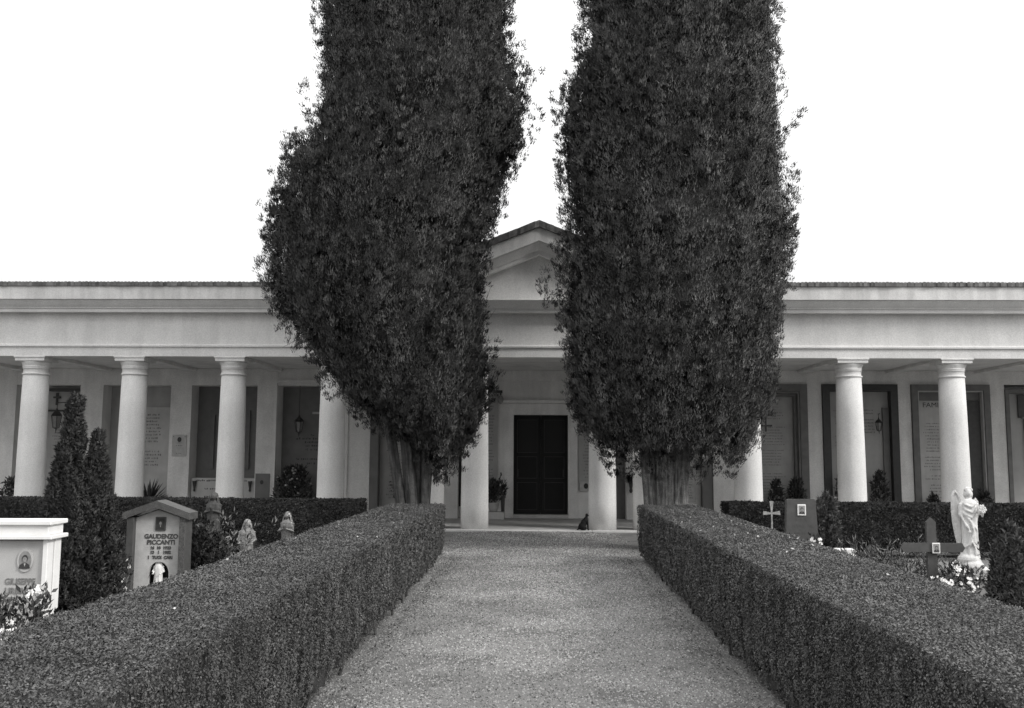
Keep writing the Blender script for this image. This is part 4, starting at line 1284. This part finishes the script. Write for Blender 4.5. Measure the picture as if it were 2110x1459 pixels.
# diagonal mantle folds over the chest and hip
for k in range(3):
    z = .70 - k * .042
    b.tube([(-.096, -.02, z + .01), (-.055, -.066, z - .022 - .012 * k), (.015, -.080, z - .045 - .016 * k), (.07, -.066, z - .012), (.104, -.02, z + .02)], [.010, .014, .016, .012, .008], 7)
b.tube([(-.09, -.04, .60), (-.01, -.088, .50), (.07, -.07, .42), (.10, -.03, .36)], [.012, .014, .012, .008], 7)
for k in range(3):
    b.tube([(-.02 + .02 * k, -.085, .53 - .03 * k), (.03, -.10, .40), (-.02 - .01 * k, -.10, .24)], [.012, .010, .008], 6)
b.tube([(-.08, -.06, .22), (0, -.115, .28), (.10, -.06, .10)], [.01, .014, .01], 6)
b.tube([(0, 0, .72), (0, -.005, .77)], [.034, .030], 10)
b.ell((.005, -.012, .805), (.040, .046, .052), 14, 10)
b.ell((.005, -.055, .800), (.007, .011, .012), 6, 5)          # nose
b.ell((.005, .010, .825), (.052, .052, .048), 14, 10)          # hair
for sx in (-1, 1):
    b.ell((.005 + sx * .043, .0, .790), (.020, .030, .038), 8, 6)
for k in range(9):
    a = math.pi * (k / 8); b.ell((.005 + .048 * math.cos(a), -.022, .838 + .022 * math.sin(a)), (.013, .014, .012), 6, 4)
# right arm down (viewer's left), hand with five fingers on the robe
b.tube([(-.100, -.01, .69), (-.118, -.03, .57), (-.06, -.085, .45), (-.035, -.10, .42)], [.034, .028, .022, .015], 10)
for k in range(5):
    b.tube([(-.035, -.105, .42), (-.03 + .009 * k - .018, -.112, .39), (-.032 + .010 * k - .018, -.108, .368 + .004 * abs(k - 2))], [.007, .006, .005], 5)
# left arm bent, sleeve, holding flowers
b.tube([(.100, -.01, .69), (.130, -.02, .60), (.125, -.08, .585)], [.036, .032, .024], 10)
for k in range(5):
    b.tube([(.128, -.085, .585), (.122 + .008 * k, -.105, .60), (.128 + .006 * k, -.10, .618)], [.007, .006, .005], 5)
fuse(b, 'body', M['statue'], t, .0075, smooth_it=1)
q = MB()
for k in range(16):
    a = k * 2.4; rr2 = .008 + .034 * math.sqrt(k / 16)
    q.ell((.150 + rr2 * math.cos(a), -.10 + .4 * rr2 * math.sin(a), .635 + rr2 * math.sin(a)), (.017, .015, .015), 6, 5)
q.tube([(.150, -.10, .63), (.146, -.09, .55)], [.025, .012], 8)
q.build('bouquet', M['statue'], t, smooth=True)
t.scale = (.86, .9, 1.07)
# wings: thick plates with feather ridges
for sx, sc, nm in ((-1, 1.0, 'wing'), (1, .60, 'wing')):
    w = MB()
    ox, oz = sx * .055, .62
    rows = [(0.0, .00, .05), (.12, .035, .095), (.20, .06, .13)]
    outl = [(0, -.02), (.02, .07), (.05, .15), (.085, .205), (.115, .205), (.135, .17), (.148, .08), (.150, -.02), (.140, -.14), (.115, -.28), (.085, -.40), (.062, -.47), (.045, -.42), (.025, -.28), (.01, -.14)]
    pts2 = [(ox + sx * a * sc, oz + z * sc) for a, z in outl]
    w.prism(pts2 if sx > 0 else pts2[::-1], 'y', .045, .075)
    for k in range(7):
        a = .025 + .017 * k
        zt = .06 + .02 * k
        w.tube([(ox + sx * a * sc, .046, oz + zt * sc), (ox + sx * (a + .006) * sc, .040, oz + (-.1) * sc), (ox + sx * (a * .55 + .03) * sc, .050, oz + (-.24 - .03 * k * (k < 5)) * sc)], [.009, .010, .004], 5)
    w.tube([(ox, .04, oz), (ox + sx * .05 * sc, .035, oz + .15 * sc), (ox + sx * .095 * sc, .035, oz + .205 * sc), (ox + sx * .135 * sc, .04, oz + .15 * sc), (ox + sx * .148 * sc, .045, oz)], [.018, .016, .016, .014, .010], 8)
    fuse(w, nm, M['statue'], t, .006, smooth_it=1)


def madonna(name, loc, H, label, m, seed=1, arms='open', ped=None, rz=0, pedm=None):
    t_ = empty(name, loc, label, 'statue', rz=rz)
    k = H
    b_ = MB()
    robe(b_, [(0, .17 * k, .14 * k, 0, 0), (.25 * k, .135 * k, .11 * k, 0, 0), (.5 * k, .12 * k, .10 * k, 0, 0), (.70 * k, .145 * k, .095 * k, 0, 0), (.78 * k, .13 * k, .08 * k, 0, 0), (.84 * k, .06 * k, .05 * k, 0, 0)], 7, .09, seed=seed)
    b_.ell((0, .018 * k, .925 * k), (.074 * k, .070 * k, .080 * k), 16, 12)
    b_.ell((0, -.048 * k, .905 * k), (.044 * k, .042 * k, .058 * k), 14, 10)
    b_.ell((0, -.092 * k, .900 * k), (.009 * k, .012 * k, .014 * k), 6, 4)
    b_.tube([(0, 0, .87 * k), (0, 0, .80 * k)], .045 * k, 10)
    for i in range(9):
        a = math.pi * i / 8
        b_.tube([(.066 * k * math.cos(a), .03 * k * math.sin(a), .92 * k), (.082 * k * math.cos(a), .05 * k * math.sin(a) + .01 * k, .84 * k), (.125 * k * math.cos(a), .075 * k * math.sin(a), .70 * k)], [.016 * k, .020 * k, .022 * k], 7)
    for sx in (-1, 1):
        b_.tube([(sx * .066 * k, -.02 * k, .90 * k), (sx * .085 * k, -.035 * k, .82 * k), (sx * .12 * k, -.04 * k, .64 * k)], [.012 * k, .016 * k, .012 * k], 7)
        if arms == 'pray':
            b_.tube([(sx * .12 * k, 0, .76 * k), (sx * .15 * k, -.05 * k, .60 * k), (sx * .03 * k, -.15 * k, .66 * k)], [.045 * k, .04 * k, .024 * k], 8)
            hx, hz = sx * .012 * k, .66 * k
            for f in range(5): b_.tube([(hx, -.155 * k, hz), (hx, (-.165 - .006 * f) * k, hz + .05 * k), (hx, (-.16 - .006 * f) * k, hz + (.095 - .006 * abs(f - 2)) * k)], .009 * k, 4)
        else:
            b_.tube([(sx * .12 * k, 0, .76 * k), (sx * .165 * k, -.03 * k, .60 * k), (sx * .19 * k * (.6 if arms == 'hold' else 1), -.12 * k, .56 * k)], [.045 * k, .04 * k, .022 * k], 8)
            hx = sx * .19 * k * (.6 if arms == 'hold' else 1)
            for f in range(5): b_.tube([(hx, -.12 * k, .56 * k), (hx + sx * .012 * (f - 2) * k, -.16 * k, .545 * k), (hx + sx * .016 * (f - 2) * k, -.19 * k, .54 * k)], .009 * k, 4)
    o_ = fuse(b_, 'body', m, t_, max(.0045, H * .0085), smooth_it=1)
    if ped:
        z0 = -ped
        q_ = MB(); q_.bbox(-.10, .10, -.09, .09, z0, -.002, .006); q_.build('pedestal', pedm or m, t_)
        o_.data.update()
    return t_


madonna('madonna_statuette', (-4.535, 11.60, -.02), .40, 'white veiled statuette inside the arched niche of the gabled headstone', M['marble'], 3, 'hold')
madonna('madonna_statue', (-4.08, 13.6, .0), .72, 'small pale veiled Madonna with open arms standing between the spiky plant and the metal figure', M['statue_g'], 4, 'hold', rz=R_(8))
madonna('madonna_statue', (-3.74, 14.5, .04), .74, 'shiny metal veiled figure with folded hands, nearest the left cypress', M['metal_d'], 5, 'pray', rz=R_(-8))
madonna('madonna_statue', (-4.50, 13.4, .38), .72, 'dark weathered figure standing behind the gabled headstone', M['statue_d'], 6, 'pray', ped=.42, pedm=M['statue_d'])


# ------------------------------------------------------------------ flowers on the graves
def bouquet(x, y, z, w, h, label, nb, seed, pot=True, m=M['petal'], ms=None, leafn=220, size=.03, name='flower_arrangement'):
    r = np.random.default_rng(seed)
    t_ = empty(name, (x, y, z), label, 'flowers')
    P = foliage_pts(leafn, w * .5, w * .32, 0, h * .9, seed, .8)
    link('leaves', facing(quad_mesh('leaves', blades(P, unit(P + (0, 0, .15)), .07, .025, .6)), unit(P * 2 + (0, -.3, .3) + r.normal(0, .3, P.shape)), 4), M['shrub'], t_)
    Q = []
    for k in range(nb):
        a = r.uniform(0, 6.28); q_ = math.sqrt(r.random())
        c = np.array([w * .5 * q_ * math.cos(a), w * .3 * q_ * math.sin(a) - .03, h * r.uniform(.35, 1)])
        s = size * r.uniform(.7, 1.25)
        f = unit(np.array([[c[0] * 1.5 + r.normal(0, .1), -.8 + r.normal(0, .2), .5]]))[0]
        u = np.cross(f, [0, 0, 1]); u /= np.linalg.norm(u); v = np.cross(u, f)
        for ring_, (k0, tl_) in enumerate(((7, .25), (5, .8))):
            for j in range(k0):
                a2 = j * 6.283 / k0 + ring_ * .4
                d = (u * math.cos(a2) + v * math.sin(a2)) + f * tl_
                sd_ = np.cross(d, f); sd_ /= np.linalg.norm(sd_)
                L = s * (1 - .3 * ring_)
                Q.append([c, c + d * L * .6 + sd_ * L * .38, c + d * L, c + d * L * .6 - sd_ * L * .38])
    link('blossoms', quad_mesh('blossoms', np.array(Q)), m, t_)
    if pot: MB().lathe([(w * .12, -.0), (w * .2, .10), (w * .18, .10)], n=12).build('vase', M['statue_g'], t_)
    return t_


bouquet(-4.14, 7.95, .02, .34, .50, 'tall lily-like flowers at the right foot of the large white headstone', 3, 81, size=.045, leafn=420)
bouquet(-4.24, 7.75, .02, .40, .20, 'row of bright white blossoms along the front of the large white headstone', 16, 82, size=.034, pot=False)
bouquet(-4.42, 7.85, .02, .36, .44, 'leafy dark plant with few buds before the large white headstone', 2, 83, size=.03, leafn=620)
bouquet(-3.98, 8.1, .06, .18, .20, 'small white flowers beside the side post of the large white headstone', 5, 84, size=.035, pot=False, leafn=120)
bouquet(-4.80, 11.2, .10, .20, .34, 'white lilies between the juniper and the gabled headstone', 7, 85, size=.055)
bouquet(-4.72, 10.95, .0, .16, .20, 'low pale flowers at the left foot of the gabled headstone', 4, 86, size=.045, leafn=90)
bouquet(3.57, 12.5, .44, .18, .17, 'small bunch of white flowers at the foot of the granite headstone', 11, 87, size=.03, pot=False, leafn=90)
t = empty('flower_bowl', (3.57, 12.5, -.04), 'stone bowl stand under the flowers by the granite headstone', 'bowl')
MB().lathe([(.06, 0), (.05, .35), (.10, .47), (.09, .475)], n=14).build('stand', M['statue_g'], t)
bouquet(4.38, 10.6, .18, .30, .16, 'bright white blossom heap in front of the squat cross', 20, 88, size=.032, pot=False, leafn=200)
bouquet(4.55, 10.35, .12, .20, .26, 'bunch of tiny white daisies low in front of the angel', 20, 89, size=.018, pot=False, leafn=120)
bouquet(4.60, 10.85, .26, .20, .24, 'pale lilies right behind the squat cross', 3, 90, size=.045, leafn=160)
bouquet(4.82, 10.9, .16, .34, .26, 'mixed pale flowers lying before the grave chest', 6, 91, size=.04, pot=False, m=M['petal_g'], leafn=260)
bouquet(5.32, 11.1, .28, .22, .26, 'pale rose beside the right foot of the angel', 2, 92, size=.045, m=M['petal_g'], leafn=160, pot=False)
t = empty('grave_border', (4.55, 10.75, -.04), 'low stone kerb around the flowers by the squat cross', 'grave')
q = MB(); q.bbox(-.42, .42, -.55, -.47, 0, .14, .008); q.bbox(-.42, .42, .40, .48, 0, .14, .008); q.bbox(-.42, -.34, -.469, .399, 0, .139, .008); q.bbox(.34, .42, -.469, .399, 0, .139, .008)
q.build('kerb', M['marble_grey'], t)
MB().box(-.338, .338, -.468, .398, 0, .11).build('soil', M['grav_dark'], t)
t = empty('grave_lamp', (5.28, 11.2, .31), 'small round-topped votive lamp on the grave chest', 'lamp')
MB().lathe([(.035, 0), (.04, .06), (.03, .08), (.034, .10), (.02, .13)], n=12).build('lamp', M['bronze'], t, smooth=True)

# pale petals and dry leaves fallen on the hedges
n = 70
P = np.stack([rng.uniform(1.62, 2.48, n), rng.normal(9.2, 2.0, n).clip(3.5, 15), np.full(n, .875) + rng.normal(0, .006, n)], -1)
P2 = np.stack([rng.uniform(-2.3, -1.45, 20), rng.uniform(4, 15, 20), np.full(20, .862) + rng.normal(0, .006, 20)], -1)
tag(link('fallen_petals', quad_mesh('fallen_petals', leaves(np.concatenate([P, P2]), np.tile([0, 0, 1.], (n + 20, 1)), .028, .016, .5)), M['petal_g']),
    'pale petals and dry leaves fallen on the clipped hedge tops', 'petals', kind='stuff')
# dark leaf litter along the foot of the hedges
n = 2600
sx = np.where(rng.random(n) < .5, -1.40, 1.55)
P = np.stack([sx + np.sign(-sx) * np.abs(rng.normal(0, .14, n)), rng.uniform(3.5, 15.8, n), rng.uniform(-.025, .0, n)], -1)
tag(link('leaf_litter', quad_mesh('leaf_litter', leaves(P, np.tile([0, 0, 1.], (n, 1)), .026, .014, .4)), M['twig']),
    'dry dark leaf litter along the foot of both path hedges', 'leaf litter', kind='stuff')
